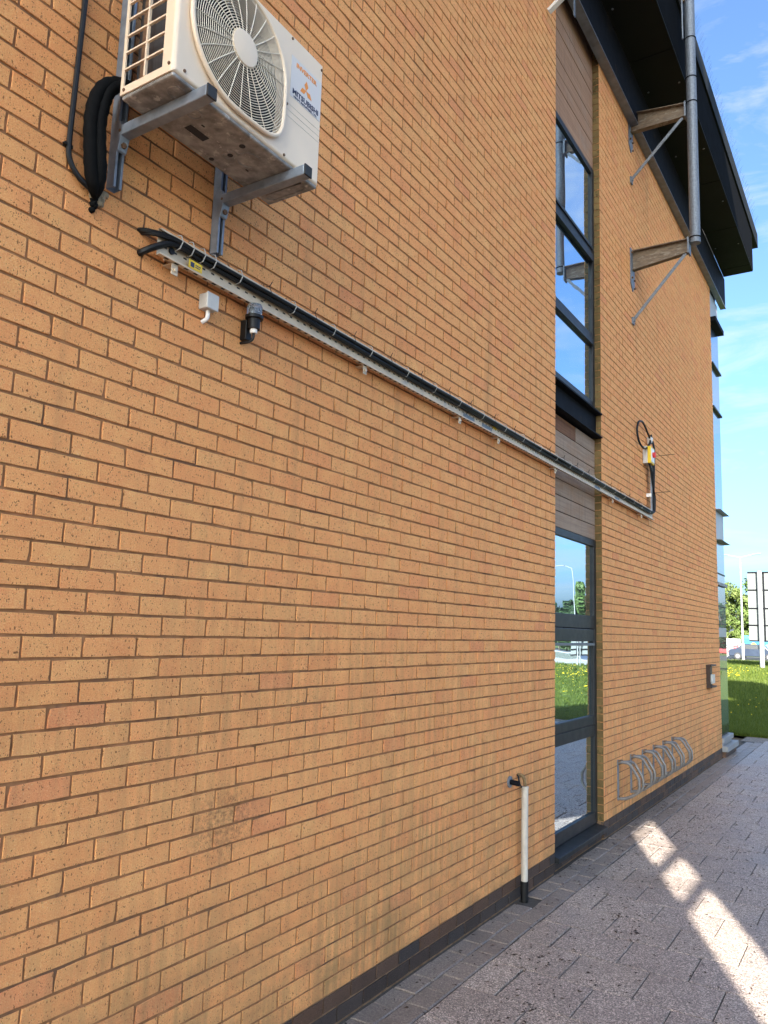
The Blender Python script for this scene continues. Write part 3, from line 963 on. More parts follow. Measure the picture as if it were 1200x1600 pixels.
# guard: rim, rings, ribs, hub disc
yg = ay0 - .012
rim = MB()
rim.tube([(x, yg, z) for x, z in guard_outline(72, R0 + .004)], .0085, 8, closed=True)
rim = rim.build('fan_guard', 'casing', ac, smooth=True)
rings = MB()
nr = 19
Rm = R0 * 1.36
inside = lambda x, z: (lambda dx, dz: (math.hypot(dx, dz) < R0 if not (dx > 0 and dz < 0) else (abs(dx) ** 5 + abs(dz) ** 5) ** .2 < R0))(x - CX, z - CZ)
rlist = [.066 + (R0 - .066) * i / nr for i in range(nr)] + [R0 + .009 * i for i in range(0, 11)]
for r in rlist:
    seg = []
    ns = 80
    run_ = []
    full = r < R0 - .001
    for i in range(ns + 1):
        t = 2 * math.pi * i / ns - math.pi / 2 - 0.0
        x, z = CX + r * math.cos(t), CZ + r * math.sin(t)
        bulge = -.012 * max(0, 1 - (r / R0) ** 2)
        p = (x, yg + bulge, z)
        if full:
            if i < ns: run_.append(p)
        elif inside(x, z) and math.cos(t) > 0 and math.sin(t) < 0:
            run_.append(p)
    if full:
        rings.tube(run_, .00165, 4, closed=True)
    elif len(run_) > 2:
        rings.tube(run_, .00165, 4)
rings.build('guard_ring', 'grille', rim)
ribs = MB()
for k in range(24):
    t0 = 2 * math.pi * k / 24
    path = []
    for i in range(9):
        r = .062 + (R0 * 1.3 - .062) * i / 8
        t = t0 - .03 + .07 * i / 8
        x, z = CX + r * math.cos(t), CZ + r * math.sin(t)
        if not inside(x, z): 
            break
        path.append((x, yg - .002 - .012 * max(0, 1 - (r / R0) ** 2), z))
    t = t0 - .03 + .07 * len(path) / 8
    rr = R0 if not (math.cos(t) > 0 and math.sin(t) < 0) else R0 / ((abs(math.cos(t)) ** 5 + abs(math.sin(t)) ** 5) ** .2)
    path.append((CX + rr * math.cos(t), yg, CZ + rr * math.sin(t)))
    ribs.tube(path, .0018, 4)
ribs.build('guard_rib', 'grille', rim)
MB().tube([(CX, yg - .010, CZ), (CX, yg - .017, CZ), (CX, yg - .019, CZ)], [.064, .063, .055], 40).build('guard_hub', 'casing', rim, smooth=True)
# base pan, drain holes and rim
pan = MB().box(ax0 + .004, ax1 - .004, ay0 + .004, ay1 - .002, az0 - .014, az0 + .002).build('base_pan', 'pan', ac, bevel=.008)
for x, y, r in ((.582, -.350, .012), (.601, -.271, .011), (.583, -.191, .010)):
    MB().cyl((x, y, az0 - .0145), (x, y, az0 - .0155), r, 16).build('drain_hole', 'cavity', pan)
for q in ((.395, .486, -.276, -.243), (.415, .43, -.312, -.306), (.70, .715, -.262, -.256)):
    MB().box(*q, az0 - .0155, az0 - .0143).build('slot', 'cavity', pan)
for x, y, r in ((.25, -.36, .03), (.66, -.31, .045), (.601, -.271, .028), (.36, -.33, .025)):
    MB().tube([(x + r * math.cos(2 * math.pi * i / 28), y + r * math.sin(2 * math.pi * i / 28), az0 - .0145) for i in range(28)], .0025, 6, closed=True).build('pressed_rib', 'pan', pan, smooth=True)
em = MB()
em.tube([(.88, -.39, az0 - .0145), (.925, -.37, az0 - .0145), (.925, -.21, az0 - .0145), (.90, -.19, az0 - .0145), (.88, -.21, az0 - .0145)], .0035, 6, closed=True)
em.build('pressed_rib', 'pan', pan, smooth=True)
sc_ = MB()
for x, z in ((.225, 3.655), (.735, 3.86), (.735, 3.645), (.75, 4.15), (.94, 4.14), (.9, 3.642)):
    sc_.cyl((x, ay0, z), (x, ay0 - .004, z), .0055, 10)
for y, z in ((-.40, 3.66), (-.18, 3.646)):
    sc_.cyl((ax0, y, z), (ax0 - .004, y, z), .0055, 10)
sc_.build('screw', 'screw', ac)
for z in (3.868, 3.842, 3.816):
    MB().box(.735, .945, ay0 - .0012, ay0 - .0002, z, z + .0018).build('panel_groove', 'grille', ac)
stk = MB().box(.750, .944, ay0 - .0012, ay0 - .0003, 3.908, 4.082).build('sticker', 'sticker', ac)
yl = ay0 - .0016
text_mesh('INVERTER', .026, 'lettering', 'orange', stk, (.845, yl, 4.048), (1, 0, 0), (0, 0, 1), .0006, 1.12)
text_mesh('MITSUBISHI', .030, 'lettering', 'navy', stk, (.847, yl, 3.9265), (1, 0, 0), (0, 0, 1), .0008, 1.10)
text_mesh('HEAVY INDUSTRIES, LTD.', .0125, 'lettering', 'navy', stk, (.847, yl, 3.912), (1, 0, 0), (0, 0, 1), .0002, 1.06)
dm = MB()
LC = (.847, 3.985)
for ang in (90, 210, 330):
    a = math.radians(ang)
    dx, dz = math.cos(a), math.sin(a)
    L_ = .042
    a1, a2 = a + math.radians(30), a - math.radians(30)
    s_ = L_ / (2 * math.cos(math.radians(30)))
    poly = [(LC[0], LC[1]), (LC[0] + s_ * math.cos(a2), LC[1] + s_ * math.sin(a2)), (LC[0] + L_ * dx, LC[1] + L_ * dz), (LC[0] + s_ * math.cos(a1), LC[1] + s_ * math.sin(a1))]
    dm.prism([(x, ay0 - .0012, z) for x, z in poly], (0, -.0008, 0))
dm.build('diamond_emblem', 'orange', stk)

# wall brackets that carry the unit
def strut_bracket(xc, zb, zt, label):
    t = thing('strut_bracket', label, 'bracket', (xc, 0, zb), 'steel brackets carrying the air conditioner')
    a, b_ = xc - .0175, xc + .0175
    rl = MB()
    rl.box(a, a + .003, -.041, -.0035, zb, zt).box(b_ - .003, b_, -.041, -.0035, zb, zt).box(a, b_, -.0034, -.0006, zb, zt)
    rl.box(a + .003, a + .0095, -.041, -.038, zb, zt).box(b_ - .0095, b_ - .003, -.041, -.038, zb, zt)
    rl.box(a + .0065, a + .0093, -.0379, -.030, zb, zt).box(b_ - .0093, b_ - .0065, -.0379, -.030, zb, zt)
    rl.build('rail', 'galv_blue', t)
    ar = MB()
    h0, h1 = az0 - .057, az0 - .0155
    ar.box(a - .003, b_ + .003, -.484, -.047, h0, h1)
    ar.build('arm', 'galv_blue', t, bevel=.004)
    MB().box(a - .004, b_ + .004, -.492, -.4842, h0 - .001, h1 + .001).build('end_cap', 'rubber', t, bevel=.002)
    pl = MB().prism([(a - .002, -.0415, h1 + .022), (a - .002, -.047, h1 + .022), (a - .002, -.060, h1), (a - .002, -.062, h0), (a - .002, -.05, h0 - .05), (a - .002, -.0415, h0 - .055)], (.039, 0, 0))
    pl.build('gusset', 'galv_blue', t, bevel=.002)
    bt = MB()
    bt.cyl((xc, -.0415, h0 - .03), (xc, -.062, h0 - .03), .011, 6)
    bt.cyl((xc - .022, -.055, h0 + .02), (xc - .0205, -.055, h0 + .02), .006, 10)
    bt.build('bolt', 'screw', t)
    MB().box(a + .002, b_ - .002, -.44, -.36, h1 + .0002, h1 + .0012).build('rubber_pad', 'rubber', t)
    return t
strut_bracket(.2875, 3.385, 4.45, 'left steel strut bracket under the air conditioner, beside the black insulated pipes')
strut_bracket(.8025, 3.365, 4.05, 'right steel strut bracket under the air conditioner, above the cable tray')

# insulated pipes, thin cable
lg = thing('insulated_pipes', 'black insulated refrigerant pipes bending down the wall left of the cream unit', 'pipes', (.225, -.02, 3.306))
for dx, dy, r in ((0, 0, .024), (.030, -.012, .021)):
    pts = [(.33, -.10, 3.745), (.27, -.075, 3.757), (.222 + dx * .3, -.065 + dy, 3.742 - dx * .3), (.182 + dx * .6, -.06 + dy, 3.705 - dx * .4), (.157 + dx, -.055 + dy, 3.64), (.150 + dx, -.052 + dy, 3.565), (.158 + dx, -.050 + dy, 3.48), (.172 + dx, -.045 + dy, 3.40), (.195 + dx * .6, -.035, 3.345), (.222, -.012, 3.318)]
    sp_ = spline(pts, 5)
    rr = [r * (1 + .06 * math.sin(i * 2.1)) if i < len(sp_) - 6 else r * (.35 + .65 * (len(sp_) - 1 - i) / 6) for i in range(len(sp_))]
    MB().tube(sp_, rr, 12).build('pipe', 'lagging', lg, smooth=True)
fb = MB()
for i in range(22):
    c = Vector((.238 + random.gauss(0, .012), -.004, 3.345 + random.gauss(0, .022)))
    fb.tube([c + Vector((0, .006, 0)), c + Vector((0, -.006, .002)), c + Vector((0, -.012, .003))], [.014, .012, .004], 7)
fb.build('foam_filler', 'foam', lg, smooth=True)
sb = MB()
for i in range(10):
    c = Vector((.224 + random.gauss(0, .008), -.003, 3.305 + random.gauss(0, .012)))
    sb.tube([c + Vector((0, .004, 0)), c + Vector((0, -.008, .0)), c + Vector((0, -.014, .0))], [.012, .010, .003], 7)
sb.build('sealant', 'lagging', lg, smooth=True)
cb = spline([(.118, -.011, 4.5), (.114, -.011, 4.2), (.113, -.011, 4.015), (.109, -.011, 3.813), (.106, -.011, 3.64), (.104, -.011, 3.453), (.116, -.012, 3.397), (.15, -.02, 3.355), (.195, -.022, 3.335), (.222, -.008, 3.318)], 5)
c1 = thing('thin_cable', 'thin black cable clipped to the bricks, leftmost beside the insulated pipes', 'cable', (.104, 0, 3.318))
MB().tube(cb, .0095, 8).build('cable', 'cable', c1, smooth=True)
MB().box(.088, .118, -.014, .001, 3.448, 3.460).cyl((.088, -.006, 3.454), (.088, -.016, 3.454), .006, 8).build('clip', 'cable', c1)

# ================================================================== CABLE TRAY
tx0, tx1 = .478, 7.93
zb, zt = 3.216, 3.318
tray = thing('cable_tray', 'long galvanised perforated cable tray running level along the brick wall and turning up', 'cable tray', (4, 0, zb))
tm = MB()
tm.box(tx0, tx1, -.046, -.0445, zb, zt)
tm.box(tx0, tx1, -.064, -.0462, zb, zb + .0015).box(tx0, tx1, -.064, -.0462, zt - .0015, zt)
tm.box(tx0, tx1, -.0640, -.0625, zb + .0016, zb + .007).box(tx0, tx1, -.0640, -.0625, zt - .007, zt - .0016)
tm.build('tray_channel', 'tray', tray)
vt = MB()
vt.box(7.86, 7.955, -.046, -.0445, zt + .001, 3.93).box(7.86, 7.862, -.064, -.0462, zt + .001, 3.93).box(7.953, 7.955, -.064, -.0462, zt + .001, 3.93)
vt.build('riser_channel', 'galv_blue', tray)
so = MB()
x = tx0 + .03
while x < tx1 - .02:
    so.box(x, x + .017, -.0468, -.0463, zb + .040, zb + .047)
    so.box(x + .02, x + .037, -.0468, -.0463, zb + .075, zb + .082)
    so.box(x, x + .02, -.060, -.050, zb - .0006, zb - .0001)
    x += .05
z = zt + .04
while z < 3.90:
    so.box(7.90, 7.91, -.0468, -.0463, z, z + .018)
    z += .05
so.build('slot', 'cavity', tray, kind='stuff')
jn = MB()
for x in (3.02, 3.30, 5.75, 6.4):
    jn.box(x, x + .16, -.0485, -.0469, zb + .012, zb + .04)
jn.build('coupler', 'galv', tray)
for x in (.55, 1.86, 2.95, 3.55, 4.68, 6.3, 7.4):
    bk = MB()
    bk.box(x, x + .03, -.0444, .002, zb + .02, zb + .05)
    bk.box(x, x + .032, -.050, -.047, zb - .045, zb - .0008).cyl((x + .016, -.0501, zb - .025), (x + .016, -.058, zb - .025), .009, 6)
    bk.box(x, x + .032, -.0468, .002, zb - .0045, zb - .0012)
    bk.build('wall_fixing', 'tray', tray)
lb = MB().box(.62, .69, -.0662, -.0645, zb + .008, zb + .042).build('warning_label', 'yellow', tray)
MB().box(.629, .648, -.0668, -.0663, zb + .014, zb + .034).box(.654, .682, -.0668, -.0663, zb + .026, zb + .030).box(.654, .678, -.0668, -.0663, zb + .018, zb + .022).build('print', 'navy', lb)
lb2 = MB().box(3.47, 3.53, -.0492, -.0470, zb + .045, zb + .075).build('warning_label', 'yellow', tray)
MB().cyl((.545, -.047, zb + .042), (.545, -.054, zb + .042), .013, 14).build('tie_bolt', 'cable', tray)

# cables on the tray
cbun = thing('cable_bundle', 'bundle of thick black cables strapped along the galvanised cable tray', 'cables', (4, -.06, zb))
C_A = [(.437, .004, 3.214), (.440, -.02, 3.219), (.470, -.045, 3.244), (.530, -.062, 3.278), (.60, -.066, 3.283)]
C_B = [(.430, .004, 3.303), (.437, -.02, 3.300), (.470, -.045, 3.299), (.530, -.060, 3.303), (.60, -.062, 3.302)]
C_C = [(.440, .004, 3.296), (.445, -.02, 3.293), (.475, -.055, 3.290), (.540, -.074, 3.293), (.60, -.075, 3.294)]
def wav(x, a, f, p): return a * math.sin(f * x + p)
paths = []
for k, (dy, dz, r, st) in enumerate(((-.062, .066, .0125, C_A), (-.060, .088, .0105, C_B), (-.076, .080, .0085, C_C))):
    pts = list(st)
    x = .68
    while x < 7.80:
        pts.append((x, dy + wav(x, .003, 3.1, k), zb + dz - .004 + wav(x, .003, 2.3, k * 2)))
        x += .22
    pts += [(7.88 + .012 * k, dy, zb + dz + .01), (7.925 + .006 * k, dy, zb + dz + .08), (7.93 + .006 * k, dy, 3.5)]
    e = [(7.945, -.066, 3.7), (7.95, -.07, 3.9), (7.945, -.075, 4.06), (7.93, -.06, 4.16)] if k == 0 else [(7.90 - .05 * (k - 1), -.070, 3.64), (7.83 - .05 * (k - 1), -.07, 3.78), (7.77 - .02 * k, -.06, 3.872)]
    pts += e
    MB().tube(spline(pts, 4), r, 8).build('cable', 'cable', cbun, smooth=True)
tw, tbk = MB(), MB()
x = .56
k = 0
while x < 7.8:
    mb = tw if k % 2 == 0 or x < .75 else tbk
    w = .0025
    pth = [(x, -.050, zb + .048), (x, -.078, zb + .052), (x + .002, -.091, zb + .078), (x, -.082, zb + .104), (x, -.06, zb + .110)]
    for q in range(len(pth) - 1):
        mb.beam(pth[q], pth[q + 1], .0042, .0018)
    if mb is tbk:
        mb.beam((x, -.08, zb + .105), (x + .008, -.088, zb + .130), .005, .003)
    x += .06 if x < .72 else (.17 + random.uniform(-.02, .02))
    k += 1
tw.build('cable_tie', 'grey_box', cbun, kind='stuff')
tbk.build('cable_tie', 'cable', cbun, kind='stuff')

# small boxes under the tray
jb = thing('junction_box', 'small grey junction box on the bricks below the cable tray, left of the black sensor', 'junction box', (.77, 0, 3.06))
MB().box(.745, .805, -.045, .001, 3.112, 3.176).build('box', 'grey_box', jb, bevel=.004)
MB().box(.743, .807, -.052, -.0452, 3.110, 3.178).build('lid', 'grey_box', jb, bevel=.003)
MB().tube(spline([(.777, -.022, 3.112), (.777, -.022, 3.09), (.774, -.018, 3.075), (.768, .0, 3.064)], 5), .009, 10).build('conduit', 'white', jb, smooth=True)
pc = thing('photocell', 'black dusk sensor with clear dome and white cable gland, hung under the cable tray', 'sensor', (1.0, 0, 3.04))
px_ = 1.008
def lathe(mb, cx, cy, prof, n=24):
    mb.tube([(cx, cy, z) for r, z in prof], [r for r, z in prof], n)
    return mb
py_ = -.062
lathe(MB(), px_, py_, [(.030, 3.166), (.033, 3.168), (.033, 3.206), (.028, 3.216), (.010, 3.220)]).build('dome', 'clear', pc, smooth=True)
MB().box(px_ - .014, px_ + .014, py_ - .010, py_ + .010, 3.166, 3.198).build('sensor_core', 'steel_dark', pc)
MB().box(px_ + .004, px_ + .018, py_ - .022, py_ - .016, 3.185, 3.200).build('sensor_eye', 'yellow', pc)
lathe(MB(), px_, py_, [(.026, 3.107), (.026, 3.112), (.027, 3.150), (.038, 3.152), (.039, 3.165), (.036, 3.1655)]).build('housing', 'cable', pc, smooth=True)
MB().box(px_ - .018, px_ + .018, -.036, .0005, 3.062, 3.152).build('back_bracket', 'cable', pc, bevel=.004)
lathe(MB(), px_, py_, [(.014, 3.088), (.016, 3.090), (.016, 3.1065)], 12).build('gland', 'white', pc)
MB().tube(spline([(px_, py_, 3.09), (px_, py_, 3.072), (px_ - .002, py_ + .008, 3.058), (px_ - .008, py_ + .028, 3.051), (px_ - .012, .0, 3.052)], 5), .006, 8).build('cable', 'cable', pc, smooth=True)

# ---- isolator, riser cable coil, threaded rods
iso = thing('isolator_switch', 'grey and yellow isolator switch with a red handle at the top of the tray riser', 'switch', (7.84, 0, 3.85))
MB().box(7.70, 7.88, -.055, -.001, 3.855, 4.055).build('back_box', 'grey_box', iso, bevel=.006)
MB().box(7.70, 7.88, -.092, -.0552, 3.855, 4.055).build('cover', 'yellow', iso, bevel=.006)
MB().box(7.72, 7.86, -.097, -.0922, 3.875, 4.035).build('face_plate', 'white', iso)
hd = MB().cyl((7.79, -.0972, 3.96), (7.79, -.112, 3.96), .032, 18).box(7.78, 7.80, -.128, -.1122, 3.93, 3.99)
hd.build('handle', 'red', iso)
coil = thing('coiled_cable', 'loop of spare black cable tied with a white clip above the isolator switch', 'cable', (7.6, 0, 4.0))
MB().tube(spline([(7.377, -.03, 4.223), (7.463, -.03, 4.295), (7.60, -.035, 4.312), (7.775, -.04, 4.242), (7.889, -.045, 4.165), (7.74, -.05, 4.05), (7.588, -.045, 4.005), (7.43, -.035, 4.045), (7.365, -.03, 4.14)], 6, True), .012, 8, closed=True).build('cable', 'cable', coil, smooth=True)
MB().tube(spline([(7.96, -.04, 4.245), (7.91, -.05, 4.18), (7.90, -.05, 4.12)], 4), .010, 8).build('cable_end', 'cable', coil, smooth=True)
MB().prism([(7.86, -.062, 4.20), (7.95, -.062, 4.205), (7.90, -.062, 4.13)], (0, .05, 0)).build('clip', 'white', coil)
MB().box(7.835, 7.855, -.058, -.002, 3.48, 3.52).build('saddle_clip', 'white', tray)
for nm, z, ln in (('higher', 3.985, .30), ('lower', 3.545, .24)):
    o = MB().cyl((7.965, .001, z), (7.965, -ln, z + .004), .0032, 6).build('threaded_rod', 'screw')
    base_at(o, (7.965, 0, z))
    tag(o, f'{nm} thin rod sticking out of the wall beside the tray riser', 'rod')

# ================================================================== STANDPIPE AND TAP
st = thing('standpipe', 'grubby white waste pipe with black foot standing against the wall near the window', 'pipe', (4.10, -.05, 0))
lathe(MB(), 4.085, -.052, [(.022, .13), (.024, .131), (.024, .758), (.027, .760), (.027, .772), (.020, .773)], 16).build('white_pipe', 'pipe_white', st, smooth=True)
lathe(MB(), 4.085, -.052, [(.022, -.03), (.026, -.029), (.026, .045), (.029, .046), (.029, .1295), (.020, .130)], 16).build('black_foot', 'cable', st, smooth=True)
MB().tube(spline([(4.082, -.052, .765), (4.082, -.050, .81), (4.075, -.035, .845), (4.07, .0, .852)], 5), .011, 8).build('inlet_pipe', 'brass', st, smooth=True)
MB().tube(spline([(4.05, -.04, .77), (4.035, -.03, .80), (4.05, -.015, .84), (4.06, .0, .85)], 5), .006, 8).build('hose', 'cable', st, smooth=True)
tp = thing('capped_pipe', 'short capped grey pipe stub sticking out of the wall beside the white pipe', 'pipe stub', (3.93, 0, .79))
MB().cyl((3.925, .002, .82), (3.925, -.010, .82), .040, 16).build('flange', 'galv', tp, bevel=.002)
MB().cyl((3.925, -.0102, .82), (3.925, -.075, .815), .018, 12).build('stub', 'steel_dark', tp, smooth=True)

# ================================================================== BICYCLE HOLDERS
def holder(xc, label):
    t = thing('bicycle_holder', label, 'bike rack', (xc, 0, .27), 'bicycle holders on the far pier')
    MB().box(xc - .018, xc + .018, -.012, -.0005, .275, .655).build('wall_bar', 'galv', t, bevel=.002)
    for s in (0, 1):
        x0 = xc + .02 + .17 * s * 0 + s * .14
        pts = [(xc + .005 * s, -.010, .632), (xc + .05 * s + .01, -.060, .636), (x0, -.115, .620), (x0 + .01, -.165, .545), (x0 + .01, -.197, .490), (x0 + .01, -.200, .445), (x0 + .01, -.197, .390), (x0, -.15, .335), (xc + .05 * s + .01, -.075, .296), (xc + .005 * s, -.010, .290)]
        MB().tube(spline(pts, 4), .0135, 8).build('hoop', 'galv_warm', t, smooth=True)
    b = MB()
    for z in (.31, .615):
        b.cyl((xc, -.012, z), (xc, -.022, z), .010, 6)
    b.box(xc - .02, xc + .07, -.035, -.0121, .640, .652).build('bolt', 'screw', t)
    return t
names = ['bicycle holder nearest the window, first of the grey row', 'second grey bicycle holder from the window', 'third grey bicycle holder from the window', 'fourth grey bicycle holder from the window', 'fifth grey bicycle holder from the window', 'sixth grey bicycle holder, farthest from the window']
for i, nm in enumerate(names):
    holder(6.565 + .465 * i, nm)

# ================================================================== MAST ON THE FAR PIER
ms_ = thing('steel_mast', 'tall galvanised steel mast held off the brick pier by two brown arms', 'mast', (7.35, -.70, 6.2))
lathe(MB(), 7.35, -.70, [(.050, 6.235), (.057, 6.236), (.057, 12.6)], 20).build('pole', 'galv', ms_, smooth=True)
rg = MB()
for z in (6.30, 7.95, 8.26, 8.76):
    rg.tube([(7.35 + .060 * math.cos(2 * math.pi * i / 24), -.70 + .060 * math.sin(2 * math.pi * i / 24), z) for i in range(24)], .006, 6, closed=True)
rg.build('pole_collar', 'steel_dark', ms_, smooth=True)
for zr, zt_ in ((8.03, 7.93), (6.29, 6.27)):
    am = MB()
    # web tapering towards the pole, with flanges
    am.prism([(7.345, -.004, zr), (7.345, -.62, zt_ + .015), (7.345, -.62, zt_ - .125), (7.345, -.004, zr - .215)], (.008, 0, 0))
    am.prism([(7.3, -.004, zr + .010), (7.3, -.63, zt_ + .025), (7.3, -.63, zt_ + .0155), (7.3, -.004, zr + .0005)], (.10, 0, 0))
    am.prism([(7.315, -.004, zr - .2155), (7.315, -.62, zt_ - .1255), (7.315, -.62, zt_ - .1335), (7.315, -.004, zr - .2235)], (.07, 0, 0))
    am.build('arm', 'rusty', ms_)
    MB().prism([(7.26, -.0015, zr + .03), (7.42, -.0015, zr + .03), (7.42, -.0015, zr - .41), (7.34, -.0015, zr - .48), (7.26, -.0015, zr - .40)], (0, -.010, 0)).build('wall_plate', 'galv', ms_)
    MB().box(7.29, 7.41, -.642, -.625, zt_ - .15, zt_ + .035).build('clamp_plate', 'galv', ms_)
    for z in (zr - .02, zr - .33, zr - .43):
        for x in (7.29, 7.39):
            if z < zr - .4 and x < 7.3: continue
            MB().cyl((x, -.012, z), (x, -.030, z), .012, 6).build('bolt', 'screw', ms_)
    MB().beam((7.33, -.012, zr - .83), (7.33, -.60, zt_ - .14), .035, .008, (1, 0, 0)).build('brace', 'galv', ms_)
    MB().box(7.3, 7.37, -.02, -.001, zr - .88, zr - .80).cyl((7.335, -.02, zr - .84), (7.335, -.035, zr - .84), .013, 6).build('brace_foot', 'galv', ms_)
tp_ = MB()
tp_.beam((7.3, -.55, 9.30), (7.31, -.66, 9.26), .05, .05).beam((7.26, -.62, 9.34), (7.27, -.70, 9.37), .04, .03)
tp_.build('top_bracket', 'rusty', ms_)
MB().cyl((7.285, -.63, 8.75), (7.285, -.63, 12.3), .010, 8).build('earth_wire', 'galv', ms_)
# strap and rod near the top of the window strip
o = MB().beam((5.05, -.10, 7.60), (5.05, -.10, 8.05), .04, .006, (0, 1, 0)).build('hanging_strap', 'galv')
base_at(o, (5.05, -.10, 7.60)); tag(o, 'flat steel strap hanging below the eaves over the timber boards', 'strap')
o = MB().beam((4.60, -.02, 7.35), (4.60, -.22, 7.48), .05, .03).build('short_rod', 'white')
base_at(o, (4.60, -.02, 7.35)); tag(o, 'pale square rod sticking out of the near pier just under the eaves', 'rod')

# ================================================================== HOODED KEYPAD
kp = thing('entry_keypad', 'dark brown hooded entry panel with pale face on the far brick corner', 'keypad', (11.4, 0, 1.13))
MB().box(11.20, 11.62, -.012, -.0005, 1.14, 1.48).build('back_plate', 'brown_metal', kp)
MB().box(11.20, 11.62, -.075, -.0122, 1.455, 1.48).box(11.20, 11.225, -.06, -.0122, 1.165, 1.4549).box(11.20, 11.62, -.075, -.0122, 1.14, 1.165).build('hood', 'brown_metal', kp, bevel=.004)
MB().box(11.36, 11.58, -.06, -.0125, 1.20, 1.33).build('face_plate', 'grey_box', kp, bevel=.004)

# ================================================================== DEBRIS
def flakes(n, xr, yr, s, mat, name, fx=None):
    mb = MB()
    for i in range(n):
        while True:
            x, y = random.uniform(*xr), random.uniform(*yr)
            if fx is None or random.random() < fx(x, y):
                break
        a = random.uniform(0, 6.28); l = s * random.uniform(.4, 1.2); w = l * random.uniform(.25, .6)
        dx, dy = math.cos(a), math.sin(a)
        z0 = .0025
        h = random.uniform(.001, .006)
        P = [(x - dx * l, y - dy * l, z0), (x - dy * w, y + dx * w, z0 + h), (x + dx * l, y + dy * l, z0 + h * .3), (x + dy * w, y - dx * w, z0 + h * .8)]
        mb.cur = random.random()
        mb.add(P, [(0, 1, 2, 3)])
    return mb.build(name, mat, kind='stuff', fixn=False)
near_wall = lambda x, y: math.exp(y * 1.6) * (0.15 + math.exp(-((x - 7.2) / 2.2) ** 2)) + .05
o = flakes(2600, (1.5, 12), (-2.2, -.03), .014, 'litter', 'leaf_litter', near_wall)
o2 = flakes(260, (1.5, 9), (-2.0, -.03), .007, 'litter_pale', 'pale_crumbs', near_wall)
cl = [(2.55, -.62), (3.9, -.85), (4.25, -.72), (6.9, -.5), (3.2, -.55), (2.75, -.75)]
mb = MB()
for cx, cy in cl:
    for i in range(26):
        x, y = random.gauss(cx, .13), random.gauss(cy, .07)
        a = random.uniform(0, 6.28); l = random.uniform(.006, .015); w = l * .45
        dx, dy = math.cos(a), math.sin(a)
        mb.cur = random.random()
        mb.add([(x - dx * l, y - dy * l, .003), (x - dy * w, y + dx * w, .008), (x + dx * l, y + dy * l, .004), (x + dy * w, y - dx * w, .007)], [(0, 1, 2, 3)])
mb.build('leaf_litter', 'litter', kind='stuff', fixn=False)

# ================================================================== LAWN
def np_mesh(name, verts, faces, rnd, mat, kind='stuff'):
    me = bpy.data.meshes.new(name)
    nv, nf, k = len(verts), len(faces), faces.shape[1]
    me.vertices.add(nv); me.vertices.foreach_set('co', verts.astype(np.float32).ravel())
    me.loops.add(nf * k); me.loops.foreach_set('vertex_index', faces.astype(np.int32).ravel())
    me.polygons.add(nf)
    me.polygons.foreach_set('loop_start', np.arange(0, nf * k, k, dtype=np.int32))
    me.update(calc_edges=True)
    at = me.attributes.new('rnd', 'FLOAT', 'FACE')
    at.data.foreach_set('value', rnd.astype(np.float32))
    me.materials.append(M[mat])
    o = bpy.data.objects.new(name, me)
    COL.objects.link(o)
    if kind: o['kind'] = kind
    return o
lz = np.vectorize(lawn_z)
def grass(n, region, name='grass'):
    x, y = region(n)
    n = len(x)
    s = np.clip((x - 10) / 14, .55, 2.4)
    h = rng.uniform(.05, .13, n) * np.sqrt(s); w = rng.uniform(.006, .012, n) * s
    a = rng.uniform(0, 2 * np.pi, n); lean = rng.uniform(0, .6, n) * h
    la = rng.uniform(0, 2 * np.pi, n)
    z = lz(x, y) - .005
    V = np.empty((n, 3, 3))
    V[:, 0] = np.stack([x - w * np.cos(a), y - w * np.sin(a), z], -1)
    V[:, 1] = np.stack([x + w * np.cos(a), y + w * np.sin(a), z], -1)
    V[:, 2] = np.stack([x + lean * np.cos(la), y + lean * np.sin(la), z + h], -1)
    return np_mesh(name, V.reshape(-1, 3), np.arange(3 * n).reshape(-1, 3), rng.random(n), 'blade')
def reg_direct(n):
    x = 15.75 + 45 * rng.random(n) ** 2.0
    return x, (.20 + (x - 15) * .165) + (rng.random(n) - .6) * (1.9 + (x - 15) * .10)
def reg_mirror(n):
    x = 15.75 + 26 * rng.random(n) ** 2.0
    lo, hi = -.375 * (x - 4.5), -.15 * (x - 10)
    return x, lo + (hi - lo) * rng.random(n)
grass(70000, reg_direct); grass(70000, reg_mirror)
def flowers(cs):
    V = []; Fc = []
    for cx, cy, sx, sy, n in cs:
        for i in range(n):
            x, y = random.gauss(cx, sx), random.gauss(cy, sy)
            if x < 15.5: continue
            z = lawn_z(x, y) + random.uniform(.05, .11)
            r = random.uniform(.012, .02) * (1 if x < 30 else 1.4)
            b0 = len(V)
            V += [(x + r * math.cos(a), y + r * math.sin(a), z + r * .3) for a in np.linspace(0, 2 * np.pi, 6, endpoint=False)] + [(x, y, z + r), (x, y, z - r)]
            Fc += [(b0 + k, b0 + (k + 1) % 6, b0 + 6) for k in range(6)] + [(b0 + (k + 1) % 6, b0 + k, b0 + 7) for k in range(6)]
    np_mesh('dandelions', np.array(V), np.array(Fc), rng.random(len(Fc)), 'petal')
flowers([(39, 4.3, 3.0, .4, 150), (44, 4.6, 5, 1.0, 60), (22, .6, 3, .6, 14), (31, -8.4, 4, 1.6, 160), (36, -10, 3, 1.5, 180), (24, -5.8, 2.5, 1.0, 20)])

